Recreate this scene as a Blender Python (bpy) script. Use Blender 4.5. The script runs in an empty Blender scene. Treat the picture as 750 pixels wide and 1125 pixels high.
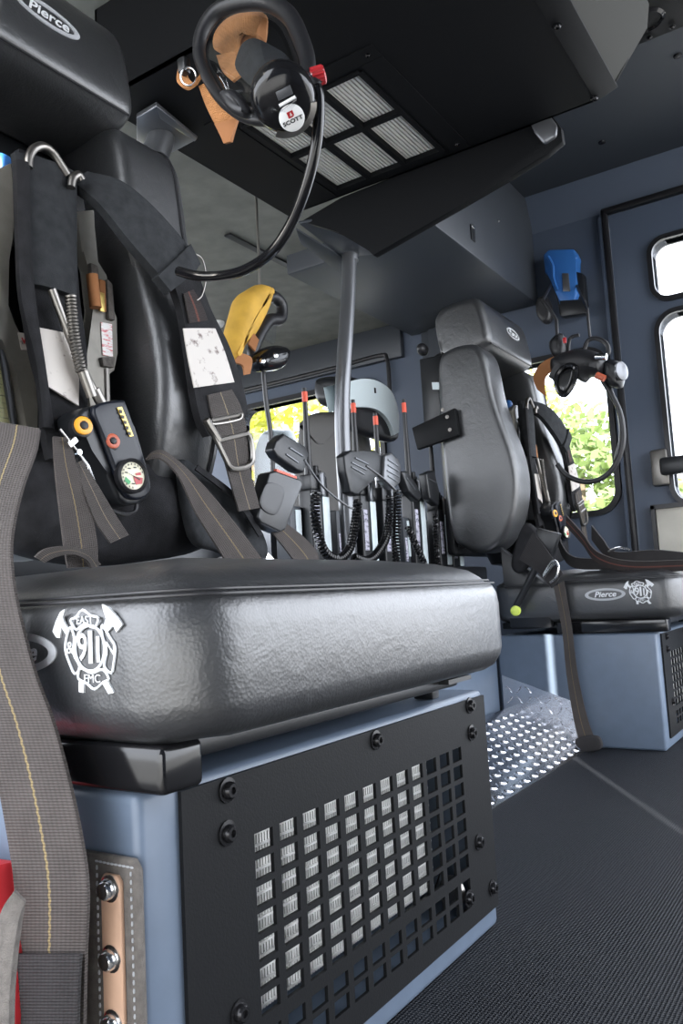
import bpy, bmesh, math, random
from mathutils import Vector as V, Matrix, noise
random.seed(7)
C = bpy.context.scene.collection
SC = bpy.context.scene
pi = math.pi

# ------------------------------------------------------------------ camera
Fpx, YAW, PIT, ROL, HC = 900.0, math.radians(33), math.radians(6), math.radians(3.2), 0.48
FWD = V((-math.sin(YAW)*math.cos(PIT), math.cos(YAW)*math.cos(PIT), math.sin(PIT)))
_r0 = V((math.cos(YAW), math.sin(YAW), 0)); _u0 = _r0.cross(FWD)
RGT = math.cos(ROL)*_r0 - math.sin(ROL)*_u0
UPV = math.sin(ROL)*_r0 + math.cos(ROL)*_u0
EYE = V((0, 0, HC))
cam = bpy.data.cameras.new('camera'); co = bpy.data.objects.new('camera', cam); C.objects.link(co)
cam.sensor_fit = 'VERTICAL'; cam.sensor_height = 36; cam.sensor_width = 24
cam.lens = Fpx/1125*36; cam.clip_start = .02
m = Matrix((RGT, UPV, -FWD)).transposed().to_4x4(); m.translation = EYE
co.matrix_world = m
SC.camera = co

def ray(x, y): return FWD*Fpx + RGT*(x-375) - UPV*(y-562.5)
def P(x, y, ax, v):
    d = ray(x, y); t = (v-EYE[ax])/d[ax]; return EYE + d*t
def PX(pts, v): return [P(x, y, 0, v) for x, y in pts]
def PY(pts, v): return [P(x, y, 1, v) for x, y in pts]
def PZ(pts, v): return [P(x, y, 2, v) for x, y in pts]
def D(x, y, d): return EYE + ray(x, y)/Fpx*d

# ------------------------------------------------------------------ materials
def nodes(name):
    M = bpy.data.materials.new(name); M.use_nodes = True
    nt = M.node_tree; b = nt.nodes['Principled BSDF']
    return M, nt, b
def mat(name, col, rough=.5, metal=0., bump=None, var=None, coat=0., trans=0., ior=1.45, kind='noise', spec=.5):
    M, nt, b = nodes(name)
    N = nt.nodes.new; L = nt.links.new
    b.inputs['Base Color'].default_value = (*col, 1); b.inputs['Roughness'].default_value = rough
    b.inputs['Metallic'].default_value = metal; b.inputs['Coat Weight'].default_value = coat
    b.inputs['Specular IOR Level'].default_value = spec; b.inputs['Coat Roughness'].default_value = .3
    if trans: b.inputs['Transmission Weight'].default_value = trans; b.inputs['IOR'].default_value = ior
    tc = N('ShaderNodeTexCoord')
    if bump:
        sc, st, dist = bump
        if kind == 'noise':
            t = N('ShaderNodeTexNoise'); t.inputs['Scale'].default_value = sc; t.inputs['Detail'].default_value = 5; out = t.outputs['Fac']
        elif kind == 'leather':
            t = N('ShaderNodeTexVoronoi'); t.inputs['Scale'].default_value = sc; out = t.outputs['Distance']
        elif kind == 'dots':
            t = N('ShaderNodeTexVoronoi'); t.inputs['Scale'].default_value = sc; t.inputs['Randomness'].default_value = 0.1; out = t.outputs['Distance']
        L(tc.outputs['Object'], t.inputs['Vector'])
        bp = N('ShaderNodeBump'); bp.inputs['Strength'].default_value = st; bp.inputs['Distance'].default_value = dist
        L(out, bp.inputs['Height'])
        if kind == 'leather':
            t2 = N('ShaderNodeTexNoise'); t2.inputs['Scale'].default_value = 34; t2.inputs['Detail'].default_value = 6; t2.inputs['Distortion'].default_value = 1.2
            L(tc.outputs['Object'], t2.inputs['Vector'])
            b2 = N('ShaderNodeBump'); b2.inputs['Strength'].default_value = .22; b2.inputs['Distance'].default_value = .006
            L(t2.outputs['Fac'], b2.inputs['Height']); L(bp.outputs['Normal'], b2.inputs['Normal']); bp = b2
        L(bp.outputs['Normal'], b.inputs['Normal'])
    if var:
        sc, amt = var
        t = N('ShaderNodeTexNoise'); t.inputs['Scale'].default_value = sc; t.inputs['Detail'].default_value = 4
        L(tc.outputs['Object'], t.inputs['Vector'])
        r = N('ShaderNodeValToRGB'); r.color_ramp.elements[0].position = .3; r.color_ramp.elements[1].position = .7
        r.color_ramp.elements[0].color = (*[c*(1-amt) for c in col], 1); r.color_ramp.elements[1].color = (*[min(1, c*(1+amt)) for c in col], 1)
        L(t.outputs['Fac'], r.inputs['Fac']); L(r.outputs['Color'], b.inputs['Base Color'])
    return M

def webbing(name, col, line, per=.0024, half=.022, bare=False):
    """woven belt: fine ribs along the length and a stitched line down the middle (UV: u across, v metres along)"""
    M, nt, b = nodes(name); N = nt.nodes.new; L = nt.links.new
    b.inputs['Roughness'].default_value = .8; b.inputs['Specular IOR Level'].default_value = .25
    uv = N('ShaderNodeUVMap'); s = N('ShaderNodeSeparateXYZ'); L(uv.outputs['UV'], s.inputs['Vector'])
    def mth(op, a, bb=None, c=None):
        n = N('ShaderNodeMath'); n.operation = op
        for i, q in enumerate((a, bb, c)):
            if q is None: continue
            if isinstance(q, (int, float)): n.inputs[i].default_value = q
            else: L(q, n.inputs[i])
        return n.outputs[0]
    u, v = s.outputs['X'], s.outputs['Y']
    w = mth('SINE', mth('MULTIPLY', v, 2*pi/per))
    w2 = mth('SINE', mth('MULTIPLY', u, 2*pi*16))
    h = mth('ADD', mth('MULTIPLY', w, .6), mth('MULTIPLY', w2, .5))
    bp = N('ShaderNodeBump'); bp.inputs['Strength'].default_value = .55; bp.inputs['Distance'].default_value = .0008
    L(h, bp.inputs['Height']); L(bp.outputs['Normal'], b.inputs['Normal'])
    tc = N('ShaderNodeTexCoord'); nz = N('ShaderNodeTexNoise'); nz.inputs['Scale'].default_value = 30; L(tc.outputs['Object'], nz.inputs['Vector'])
    val = mth('ADD', mth('MULTIPLY', h, .22), mth('ADD', mth('MULTIPLY', nz.outputs['Fac'], .5), .72))
    mx = N('ShaderNodeMix'); mx.data_type = 'RGBA'; mx.blend_type = 'MULTIPLY'; mx.inputs[0].default_value = 1
    mx.inputs[6].default_value = (*col, 1); cb = N('ShaderNodeCombineColor')
    for i in range(3): L(val, cb.inputs[i])
    L(cb.outputs[0], mx.inputs[7])
    d = mth('ABSOLUTE', mth('SUBTRACT', u, mth('ADD', .5, mth('MULTIPLY', mth('SINE', mth('MULTIPLY', v, 900)), .006))))
    f = mth('LESS_THAN', d, half)
    m2 = N('ShaderNodeMix'); m2.data_type = 'RGBA'; m2.inputs[7].default_value = (*line, 1)
    L(mx.outputs[2], m2.inputs[6])
    if bare: m2.inputs[0].default_value = 0
    else: L(f, m2.inputs[0])
    L(m2.outputs[2], b.inputs['Base Color'])
    return M

def paper(name, base, ink, sx=40, sy=160, th=.56):
    """printed label: pale stock with dark noise marks for small print or crease shading"""
    M, nt, b = nodes(name); N = nt.nodes.new; L = nt.links.new
    b.inputs['Roughness'].default_value = .45
    tc = N('ShaderNodeTexCoord'); mp = N('ShaderNodeMapping'); mp.inputs['Scale'].default_value = (sx, sx, sy)
    L(tc.outputs['Object'], mp.inputs['Vector'])
    t = N('ShaderNodeTexNoise'); t.inputs['Scale'].default_value = 1; t.inputs['Detail'].default_value = 5; t.inputs['Roughness'].default_value = .7; L(mp.outputs[0], t.inputs['Vector'])
    r = N('ShaderNodeValToRGB'); r.color_ramp.elements[0].position = th; r.color_ramp.elements[1].position = th+.1
    r.color_ramp.elements[0].color = (*base, 1); r.color_ramp.elements[1].color = (*ink, 1)
    L(t.outputs['Fac'], r.inputs['Fac']); L(r.outputs['Color'], b.inputs['Base Color'])
    return M

M = {}
M['vinyl'] = mat('black_vinyl', (.022, .023, .025), .42, bump=(340, .14, .002), kind='leather', spec=1.0, coat=.5)
M['welt'] = mat('black_welt', (.03, .03, .033), .35)
M['thread'] = mat('pale_embroidery', (.72, .74, .76), .7, bump=(900, .3, .001))
M['thread_grey'] = mat('grey_embroidery', (.42, .43, .45), .75, bump=(900, .4, .001))
M['blue'] = mat('slate_blue_paint', (.115, .150, .205), .40, bump=(70, .05, .002), var=(30, .05))
M['slate'] = mat('slate_liner', (.032, .038, .048), .55, bump=(300, .1, .001))
M['slate_wall'] = mat('slate_wall_paint', (.07, .09, .13), .5, bump=(200, .06, .001))
M['olive'] = mat('grey_headliner', (.17, .172, .152), .6, bump=(250, .15, .001), var=(14, .18))
M['grey_box'] = mat('charcoal_box', (.040, .046, .056), .45, bump=(300, .1, .001))
M['powder'] = mat('black_powder_coat', (.0095, .010, .011), .5, bump=(420, .22, .001), spec=.14)
M['satin'] = mat('black_satin_plastic', (.011, .012, .014), .34, bump=(500, .08, .001))
M['gloss'] = mat('black_gloss', (.008, .008, .009), .14)
M['rubber'] = mat('black_rubber', (.014, .014, .016), .42)
M['cloth'] = mat('black_nylon', (.018, .018, .020), .85, bump=(700, .5, .0015), var=(40, .3), spec=.2)
M['cloth2'] = mat('charcoal_nylon', (.030, .032, .035), .85, bump=(800, .5, .0015), var=(60, .25), spec=.2)
M['flapcloth'] = mat('grey_brown_fabric', (.12, .108, .098), .9, bump=(900, .6, .0015), var=(120, .25))
M['dark'] = mat('black_recess', (.004, .004, .005), .7)
M['mat'] = mat('black_rubber_mat', (.0105, .012, .016), .6, bump=(210, .9, .004), kind='dots', spec=.22)
M['chrome'] = mat('bright_metal', (.8, .8, .8), .18, 1)
M['plate'] = mat('diamond_aluminium', (.62, .63, .66), .2, 1, bump=(60, .1, .002))
M['steel'] = mat('brushed_steel', (.27, .255, .235), .38, 1)
M['gun'] = mat('gunmetal_paint', (.16, .165, .175), .3, .6)
M['acblack'] = mat('black_textured_panel', (.0075, .008, .009), .6, bump=(380, .1, .001), spec=.12)
M['fairing'] = mat('grey_painted_fairing', (.034, .034, .030), .7, bump=(300, .1, .001), spec=.15)
M['bolt'] = mat('black_bolt', (.02, .02, .022), .25, .5)
M['fin'] = mat('aluminium_fins', (.62, .62, .6), .5, .25)
M['filter'] = mat('pleated_filter', (.72, .70, .66), .9)
M['khaki'] = mat('khaki_grey_metal', (.25, .235, .205), .5, .2, var=(30, .15))
M['tan'] = mat('tan_leather', (.55, .35, .24), .55, var=(25, .15))
M['orange'] = mat('orange_tan_mesh', (.45, .20, .07), .8, bump=(420, .8, .002), kind='dots', var=(60, .2))
M['yellow'] = mat('yellow_hood_cloth', (.62, .36, .05), .75, var=(20, .15))
M['brown'] = mat('brown_strap', (.34, .14, .05), .8)
M['red'] = mat('red_plastic', (.42, .02, .025), .35)
M['red_cloth'] = mat('red_fabric', (.62, .03, .04), .6)
M['redtip'] = mat('orange_red_band', (.75, .10, .05), .5)
M['white'] = mat('white_enamel', (.85, .85, .84), .4)
M['pale'] = mat('pale_glossy_shell', (.62, .70, .72), .25)
M['label'] = paper('white_label_paper', (.52, .48, .44), (.12, .08, .065), 34, 50, .575)  # ink noise also stands in for shading in the patches' creases
M['ylabel'] = paper('yellow_label_paper', (.80, .78, .46), (.16, .15, .08), 30, 260, .55)
M['rlabel'] = paper('red_print_label', (.85, .82, .8), (.7, .1, .12), 60, 300, .5)
M['plabel'] = paper('purple_print_label', (.6, .58, .68), (.1, .1, .15), 60, 200, .5)
M['amber'] = mat('amber_plastic', (.80, .36, .03), .35)
M['rust'] = mat('red_brown_plastic', (.45, .10, .05), .4)
M['cream'] = mat('cream_dial', (.80, .76, .58), .5)
M['green'] = mat('green_mark', (.05, .35, .12), .5)
M['ink'] = mat('black_ink', (.01, .01, .012), .5)
M['bluep'] = mat('blue_plastic', (.03, .14, .42), .4)
M['lime'] = mat('lime_button', (.62, .75, .12), .5)
M['brass'] = mat('brass_strip', (.65, .48, .15), .4, .6)
M['web'] = webbing('brown_grey_webbing', (.070, .061, .057), (.22, .17, .085), half=.016)
M['web2'] = webbing('fine_grey_webbing', (.072, .064, .060), (.27, .22, .14), half=.014)
M['webplain'] = webbing('plain_black_webbing', (.035, .033, .034), (.3, .1, .08), bare=True)
M['webred'] = webbing('dark_red_line_webbing', (.035, .029, .028), (.13, .05, .04), half=.06)
M['gasket'] = mat('black_gasket', (.012, .012, .014), .35)
M['beige'] = mat('beige_panel', (.55, .53, .47), .5, var=(8, .15))
M['seatgrey'] = mat('taupe_seat_vinyl', (.075, .07, .065), .55, bump=(300, .1, .001))
M['mirrorgrey'] = mat('grey_mirror_shell', (.22, .25, .26), .35)
M['bark'] = mat('bark', (.12, .09, .06), .9)
M['ground'] = mat('pale_asphalt', (.25, .25, .245), .9, var=(2, .15))
def leaf(name, col):
    Mx, nt, b = nodes(name); N = nt.nodes.new; L = nt.links.new
    b.inputs['Base Color'].default_value = (*col, 1); b.inputs['Roughness'].default_value = .5
    tr = N('ShaderNodeBsdfTranslucent'); tr.inputs['Color'].default_value = (col[0]*1.3, col[1]*1.25, col[2]*.7, 1)
    mx = N('ShaderNodeMixShader'); mx.inputs[0].default_value = .5
    out = [n for n in nt.nodes if n.type == 'OUTPUT_MATERIAL'][0]
    L(b.outputs[0], mx.inputs[1]); L(tr.outputs[0], mx.inputs[2]); L(mx.outputs[0], out.inputs[0])
    return Mx
M['leafy'] = leaf('yellow_green_leaves', (.42, .44, .10))
M['leafg'] = leaf('green_leaves', (.19, .26, .105))
def glass():
    Mx, nt, b = nodes('clear_lens'); N = nt.nodes.new; L = nt.links.new
    tr = N('ShaderNodeBsdfTransparent'); tr.inputs[0].default_value = (.93, .94, .95, 1)
    gl = N('ShaderNodeBsdfGlossy'); gl.inputs['Roughness'].default_value = .05
    lw = N('ShaderNodeLayerWeight'); lw.inputs[0].default_value = .5
    pw = N('ShaderNodeMath'); pw.operation = 'POWER'; pw.inputs[1].default_value = 3; L(lw.outputs['Facing'], pw.inputs[0])
    fr = N('ShaderNodeMath'); fr.operation = 'MULTIPLY_ADD'; fr.inputs[1].default_value = .6; fr.inputs[2].default_value = .04; L(pw.outputs[0], fr.inputs[0])
    mx = N('ShaderNodeMixShader'); out = [n for n in nt.nodes if n.type == 'OUTPUT_MATERIAL'][0]
    L(fr.outputs[0], mx.inputs[0]); L(tr.outputs[0], mx.inputs[1]); L(gl.outputs[0], mx.inputs[2]); L(mx.outputs[0], out.inputs[0])
    return Mx
M['glass'] = glass()

# ------------------------------------------------------------------ mesh helpers
ROOTLOC = {}
class MB:
    def __init__(s):
        s.bm = bmesh.new(); s.uv = s.bm.loops.layers.uv.new('UVMap')
    def loft(s, rings, closed=True, cap=True, uv=None):
        R = [[s.bm.verts.new(p) for p in r] for r in rings]; n = len(R[0])
        for i in range(len(R)-1):
            for j in range(n if closed else n-1):
                k = (j+1) % n
                try: s.bm.faces.new((R[i][j], R[i][k], R[i+1][k], R[i+1][j]))
                except ValueError: pass
        if cap and closed:
            s.bm.faces.new(R[0][::-1]); s.bm.faces.new(R[-1])
        return s
    def ring_close(s, rings):            # rings form a closed tube (torus like)
        return s.loft(rings+[], cap=False)
    def box(s, c, size, rot=None, bev=0., seg=2):
        r = bmesh.ops.create_cube(s.bm, size=1)
        vs = r['verts']
        Mx = Matrix.Translation(V(c)) @ (rot.to_4x4() if rot else Matrix()) @ Matrix.Diagonal((*size, 1))
        bmesh.ops.transform(s.bm, matrix=Mx, verts=vs)
        if bev:
            es = list({e for v in vs for e in v.link_edges})
            bmesh.ops.bevel(s.bm, geom=es, offset=bev, segments=seg, affect='EDGES', profile=.5)
        return s
    def box2(s, a, b, bev=0., seg=2):
        a, b = V(a), V(b); return s.box((a+b)/2, [abs(q) for q in (b-a)], None, bev, seg)
    def prism(s, pts, vec, bev=0., seg=2):
        vec = V(vec); a = [s.bm.verts.new(p) for p in pts]; b = [s.bm.verts.new(V(p)+vec) for p in pts]
        n = len(pts); fs = [s.bm.faces.new(a), s.bm.faces.new(b[::-1])]
        for i in range(n): fs.append(s.bm.faces.new((a[i], b[i], b[(i+1) % n], a[(i+1) % n])))
        if bev:
            es = list({e for f in fs for e in f.edges})
            bmesh.ops.bevel(s.bm, geom=es, offset=bev, segments=seg, affect='EDGES', profile=.5, clamp_overlap=True)
        return s
    def tube(s, path, r, n=10, closed=False, sq=None):
        path = [V(p) for p in path]; N_ = len(path)
        T = []
        for i in range(N_):
            a = path[(i-1) % N_] if (closed or i > 0) else path[i]
            b = path[(i+1) % N_] if (closed or i < N_-1) else path[i]
            T.append((b-a).normalized())
        up = V((0, 0, 1)) if abs(T[0].z) < .9 else V((1, 0, 0))
        nx = (up - T[0]*up.dot(T[0])).normalized()
        rings = []
        for i in range(N_):
            nx = (nx - T[i]*nx.dot(T[i])).normalized(); ny = T[i].cross(nx)
            rr = r[i] if isinstance(r, (list, tuple)) else r
            rings.append([path[i] + nx*(rr*math.cos(2*pi*k/n)) + ny*(rr*math.sin(2*pi*k/n)) for k in range(n)])
        if closed: rings.append(rings[0])
        s.loft(rings, cap=not closed)
        return s
    def lathe(s, prof, o, axis, n=24, ref=None):
        o, axis = V(o), V(axis).normalized()
        ref = V(ref) if ref else (V((0, 0, 1)) if abs(axis.z) < .9 else V((1, 0, 0)))
        a = (ref - axis*ref.dot(axis)).normalized(); b = axis.cross(a)
        rings = [[o + axis*h + a*(r*math.cos(2*pi*k/n)) + b*(r*math.sin(2*pi*k/n)) for k in range(n)] for r, h in prof]
        return s.loft(rings)
    def ell(s, c, rad, rot=None, u=16, v=10, e=1.):
        def sp(x, p): return math.copysign(abs(x)**p, x)
        rings = []
        for i in range(1, v):
            t = -pi/2 + pi*i/v
            rings.append([V((rad[0]*sp(math.cos(t), e)*sp(math.cos(2*pi*k/u), e), rad[1]*sp(math.cos(t), e)*sp(math.sin(2*pi*k/u), e), rad[2]*sp(math.sin(t), e))) for k in range(u)])
        rot = rot or Matrix.Identity(3)
        return s.loft([[V(c)+rot @ p for p in r] for r in rings])
    def strap(s, pairs, thick=.003, sub=6, nu=4, bulge=0.):
        """ribbon through (left point, right point) pairs, with thickness"""
        Lp = spline([V(p[0]) for p in pairs], sub); Rp = spline([V(p[1]) for p in pairs], sub)
        n = len(Lp); rows = []; d = 0.; prev = None; vs = []
        for i in range(n):
            t = (Lp[min(i+1, n-1)]+Rp[min(i+1, n-1)]-Lp[max(i-1, 0)]-Rp[max(i-1, 0)])
            w = Rp[i]-Lp[i]; nn = t.cross(w)
            nn = nn.normalized() if nn.length > 1e-9 else V((0, 0, 1))
            c = (Lp[i]+Rp[i])/2
            if nn.dot(EYE-c) < 0 and i == 0: flip = True
            elif i == 0: flip = False
            if flip: nn = -nn
            if prev is not None: d += (c-prev).length
            prev = c; vs.append(d)
            top = []; bot = []
            for k in range(nu+1):
                u = k/nu; p = Lp[i].lerp(Rp[i], u); h = bulge*(1-(2*u-1)**4)
                top.append((s.bm.verts.new(p+nn*(thick/2+h)), u)); bot.append((s.bm.verts.new(p-nn*(thick/2+h*.4)), u))
            rows.append((top, bot))
        def face(q, uvs):
            try: f = s.bm.faces.new(q)
            except ValueError: return
            for l, c_ in zip(f.loops, uvs): l[s.uv].uv = c_
        for i in range(n-1):
            for which in (0, 1):
                a, b = rows[i][which], rows[i+1][which]
                for k in range(nu):
                    face((a[k][0], a[k+1][0], b[k+1][0], b[k][0]), ((a[k][1], vs[i]), (a[k+1][1], vs[i]), (b[k+1][1], vs[i+1]), (b[k][1], vs[i+1])))
            for k in (0, nu):
                a0, b0 = rows[i][0][k][0], rows[i+1][0][k][0]; a1, b1 = rows[i][1][k][0], rows[i+1][1][k][0]
                u = k/nu; face((a0, b0, b1, a1), ((u, vs[i]), (u, vs[i+1]), (u, vs[i+1]), (u, vs[i])))
        for i in (0, n-1):
            for k in range(nu):
                face((rows[i][0][k][0], rows[i][0][k+1][0], rows[i][1][k+1][0], rows[i][1][k][0]), [(.1, 0)]*4)
        return s
    def pillow(s, outline, thick, inset=.02, steps=4, n=48, smooth=True, flatback=False, nrm=None, crown=0.):
        """soft padded shape with the given closed outline"""
        o = spline([V(p) for p in outline], max(2, n//len(outline)), True) if smooth else [V(p) for p in outline]
        c = sum(o, V())/len(o); nn = V()
        for i in range(len(o)): nn += (o[i]-c).cross(o[(i+1) % len(o)]-c)
        nn.normalize()
        if nn.dot(EYE-c) < 0: o = o[::-1]; nn = -nn
        k = len(o); rings = []
        inn = []
        for i in range(k):
            t = (o[(i+1) % k]-o[i-1]).normalized(); inn.append(nn.cross(t).normalized())
        def off(d, h):
            r = []
            for i in range(k):
                p = o[i]+inn[i]*d
                # never cross the middle
                if (p-c).dot(o[i]-c) < 0.02*(o[i]-c).length_squared: p = c+(o[i]-c)*.14
                r.append(p+nn*h)
            return r
        hs = []
        for i in range(steps+1):
            a = pi/2*i/steps; hs.append((inset*(1-math.sin(a)) if 0 else inset*(1-math.cos(a)), math.sin(a)*thick/2))
        back = [(d, -h) for d, h in hs[::-1]] if not flatback else [(0, -thick/2)]
        rings = [off(d, h) for d, h in back] + [off(d, h) for d, h in hs[1 if not flatback else 0:]]
        for q in (.7, .4, .15):
            h = thick/2 + crown*(1-q*q)
            rings.append([c+(p-c)*q + nn*0 for p in off(inset, 0)]); rings[-1] = [p+nn*h for p in rings[-1]]
        s.loft(rings); return s
    def build(s, name, mt, parent=None, ang=40, flat=False):
        bmesh.ops.remove_doubles(s.bm, verts=s.bm.verts, dist=1e-6)
        bmesh.ops.recalc_face_normals(s.bm, faces=s.bm.faces)
        off = ROOTLOC.get(parent.name, V()) if parent else V()
        if off.length: bmesh.ops.translate(s.bm, verts=s.bm.verts, vec=-off)
        me = bpy.data.meshes.new(name); s.bm.to_mesh(me); s.bm.free()
        if not flat:
            me.shade_smooth(); me.set_sharp_from_angle(angle=math.radians(ang))
        me.materials.append(M[mt] if isinstance(mt, str) else mt)
        o = bpy.data.objects.new(name, me); C.objects.link(o)
        if parent: o.parent = parent; ROOTLOC[o.name] = off
        return o
def spline(p, sub, closed=False):
    if len(p) < 3 and not closed:
        return [p[0].lerp(p[-1], i/sub) for i in range(sub+1)]
    out = []; n = len(p); rng = n if closed else n-1
    for i in range(rng):
        g = (lambda j: p[j % n]) if closed else (lambda j: p[max(0, min(n-1, j))])
        a, b, c, d = g(i-1), g(i), g(i+1), g(i+2)
        for k in range(sub):
            t = k/sub
            out.append(.5*((2*b)+(c-a)*t+(2*a-5*b+4*c-d)*t*t+(3*b-a-3*c+d)*t**3))
    if not closed: out.append(p[-1].copy())
    return out
def tag(o, label, cat, group=None, kind=None):
    if label: o['label'] = label
    if cat: o['category'] = cat
    if group: o['group'] = group
    if kind: o['kind'] = kind
    return o
def thing(name, loc, label, cat, group=None):
    o = bpy.data.objects.new(name, None); o.empty_display_size = .05; C.objects.link(o); o.location = loc
    ROOTLOC[o.name] = V(loc); return tag(o, label, cat, group)
def struct(name, mb, mt, **k):
    o = mb.build(name, mt, **k); o['kind'] = 'structure'; return o
KIDS = {}
def copy_tree(o, dx, label=None, group=None, skip=()):
    def cp(a, par):
        c = a.copy(); C.objects.link(c)
        if par: c.parent = par
        for ch in [q for q in list(SC.collection.objects) if q.parent == a]:
            if ch.name.split('.')[0] in skip: continue
            cp(ch, c)
        return c
    c = cp(o, None); c.location = V(o.location)+V(dx)
    if label: c['label'] = label
    if group: c['group'] = group
    ROOTLOC[c.name] = V(c.location)
    return c
class Fr:                                   # local drawing frame on a surface
    def __init__(s, o, r, u): s.o = V(o); s.r = V(r).normalized(); s.u = V(u).normalized(); s.w = s.r.cross(s.u)
    def __call__(s, a, b, c=0.): return s.o+s.r*a+s.u*b+s.w*c
def text(mb, body, fr, size, x=0, y=0, shear=0., depth=.0006, w=.0004, sx=1., rot=0., bold=0.):
    cu = bpy.data.curves.new('lettering', 'FONT'); cu.body = body; cu.size = size; cu.shear = shear
    cu.align_x = 'CENTER'; cu.align_y = 'CENTER'; cu.extrude = depth; cu.offset = bold; cu.resolution_u = 3
    ob = bpy.data.objects.new('lettering', cu); C.objects.link(ob)
    dg = bpy.context.evaluated_depsgraph_get(); dg.update()
    me = ob.evaluated_get(dg).to_mesh()
    cr, sr = math.cos(rot), math.sin(rot); vs = []
    for v in me.vertices:
        a, b = v.co.x*sx, v.co.y; vs.append(mb.bm.verts.new(fr(x+a*cr-b*sr, y+a*sr+b*cr, w+v.co.z)))
    for p in me.polygons:
        try: mb.bm.faces.new([vs[i] for i in p.vertices])
        except ValueError: pass
    ob.evaluated_get(dg).to_mesh_clear(); bpy.data.objects.remove(ob); bpy.data.curves.remove(cu)
    return mb
def oval_band(mb, fr, ro, ri, h=.0008, n=48, w=-.001):
    A = [[fr(r[0]*math.cos(2*pi*k/n), r[1]*math.sin(2*pi*k/n), z) for k in range(n)] for r, z in ((ro, w), (ro, h), (ri, h), (ri, w))]
    return mb.loft(A+[A[0]], cap=False)
def screw(parent, p, axis, r=.007, mt='bolt', name='screw'):
    mb = MB().lathe([(r*1.5, 0), (r*1.5, r*.25), (r*1.05, r*.3), (r*1.05, r*.75), (r*.8, r*1.05), (r*.45, r*1.05), (r*.4, r*.7), (.0004, r*.7)], p, axis, 14)
    return mb.build(name, mt, parent)

# ================================================================== SETTING
YW = 3.20      # far side wall
KW = YW/2.95
def sx(x): return x*KW
def sz(z): return HC+(z-HC)*KW
ZC = 2.07
# floor
struct('floor', MB().box2((-3.14, -.35, -.03), (1.3, YW, 0)), 'mat')
# tunnel wall between the two seats and diamond plate on it
tun = struct('wall_tunnel', MB().box2((-2.3, .2, -.03), (-1.045, 2.46, .50)), 'blue')
def lugs(mb, o, u, v, nu, nv, sp, L=.017):
    o, u, v = V(o), V(u).normalized(), V(v).normalized(); w = u.cross(v)
    if w.dot(EYE-o) < 0: w = -w
    for i in range(nu):
        for j in range(nv):
            a = pi/4 if (i+j) % 2 else -pi/4
            d = u*math.cos(a)+v*math.sin(a); e = w.cross(d)
            Rm = Matrix((d, e, w)).transposed()
            mb.ell(o+u*(sp*(i+.5))+v*(sp*(j+.5)), (L, L*.27, .0035), Rm, 8, 4)
dv = V((-.26, 0, .105)); 
mb = MB().prism([(-.77, 1.0, .001), (-1.03, 1.0, .106), (-1.03, 2.458, .106), (-.77, 2.458, .001)], (0, 0, -.004))
lugs(mb, (-.772, 1.05, .002), (0, 1, 0), dv, 50, 9, .0285, .0125)
o = mb.build('tread_plate_ramp', 'plate'); o['kind'] = 'structure'; o.name = 'trim_1'
mb = MB().prism([(-.775, 2.4585, 0), (-.79, 2.4585, .128), (-1.03, 2.4585, .212), (-1.03, 2.4585, .1)], (0, .004, 0))
for i in range(8):
    for j in range(7):
        x = -.793-.031*i; z = .012+.031*j
        top = .128+(-.79-x)/.24*.084; bot = .0+(-.77-x)*.4
        if not (bot+.012 < z < top-.012): continue
        a = pi/4 if (i+j) % 2 else -pi/4
        d = V((math.cos(a), 0, math.sin(a))); e = V((0, -1, 0)).cross(d)
        mb.ell((x, 2.4585, z), (.0150, .0042, .0065), Matrix((d, e, V((0, -1, 0)))).transposed(), 8, 4)
o = mb.build('trim_2', 'plate'); o['kind'] = 'structure'

# far wall, with cut-outs for the crew window, the front-door window and the rear door
def rrect(x0, x1, z0, z1, r, n=6, y=0.):
    pts = []
    for cx_, cz_, a0 in ((x1-r, z1-r, 0), (x0+r, z1-r, pi/2), (x0+r, z0+r, pi), (x1-r, z0+r, 1.5*pi)):
        for k in range(n+1):
            a = a0+pi/2*k/n; pts.append(V((cx_+r*math.cos(a), y, cz_+r*math.sin(a))))
    return pts
def wall_with_holes(mb, x0, x1, z0, z1, y, th, holes):
    """rectangular wall in XZ with rounded openings; holes = list of (x0,x1,z0,z1,r) ordered along x and not overlapping in x"""
    hs = sorted(holes); xs = [x0]
    cuts = []
    for i, h in enumerate(hs):
        cuts.append((hs[i-1][1]+h[0])/2 if i else x0)
    cuts.append(x1)
    for i, h in enumerate(hs):
        a, b = cuts[i], cuts[i+1]
        inner = rrect(*h, y=y); n = len(inner)
        outer = []
        cxm, czm = (h[0]+h[1])/2, (h[2]+h[3])/2
        cor = [(b, z1), (a, z1), (a, z0), (b, z0)]; q = n//4
        for k, p in enumerate(inner):
            c, kk = divmod(k, q); f = kk/(q-1)
            X, Z = cor[c]
            if c == 0: pt = (b, p.z+(z1-p.z)*min(1, f*2)) if f < .5 else (p.x+(b-p.x)*min(1, (1-f)*2), z1)
            elif c == 1: pt = (p.x+(a-p.x)*min(1, f*2), z1) if f < .5 else (a, p.z+(z1-p.z)*min(1, (1-f)*2))
            elif c == 2: pt = (a, p.z+(z0-p.z)*min(1, f*2)) if f < .5 else (p.x+(a-p.x)*min(1, (1-f)*2), z0)
            else: pt = (p.x+(b-p.x)*min(1, f*2), z0) if f < .5 else (b, p.z+(z0-p.z)*min(1, (1-f)*2))
            outer.append(V((pt[0], y, pt[1])))
        t = V((0, th, 0))
        mb.loft([inner, outer, [p+t for p in outer], [p+t for p in inner], inner], cap=False)
    return mb
W1 = (sx(-1.12), sx(-.752), sz(.742), sz(1.318), .075)
W0 = (sx(-2.45), P(417, 450, 1, YW).x, sz(.70), P(330, 438, 1, YW).z, .065)
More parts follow.
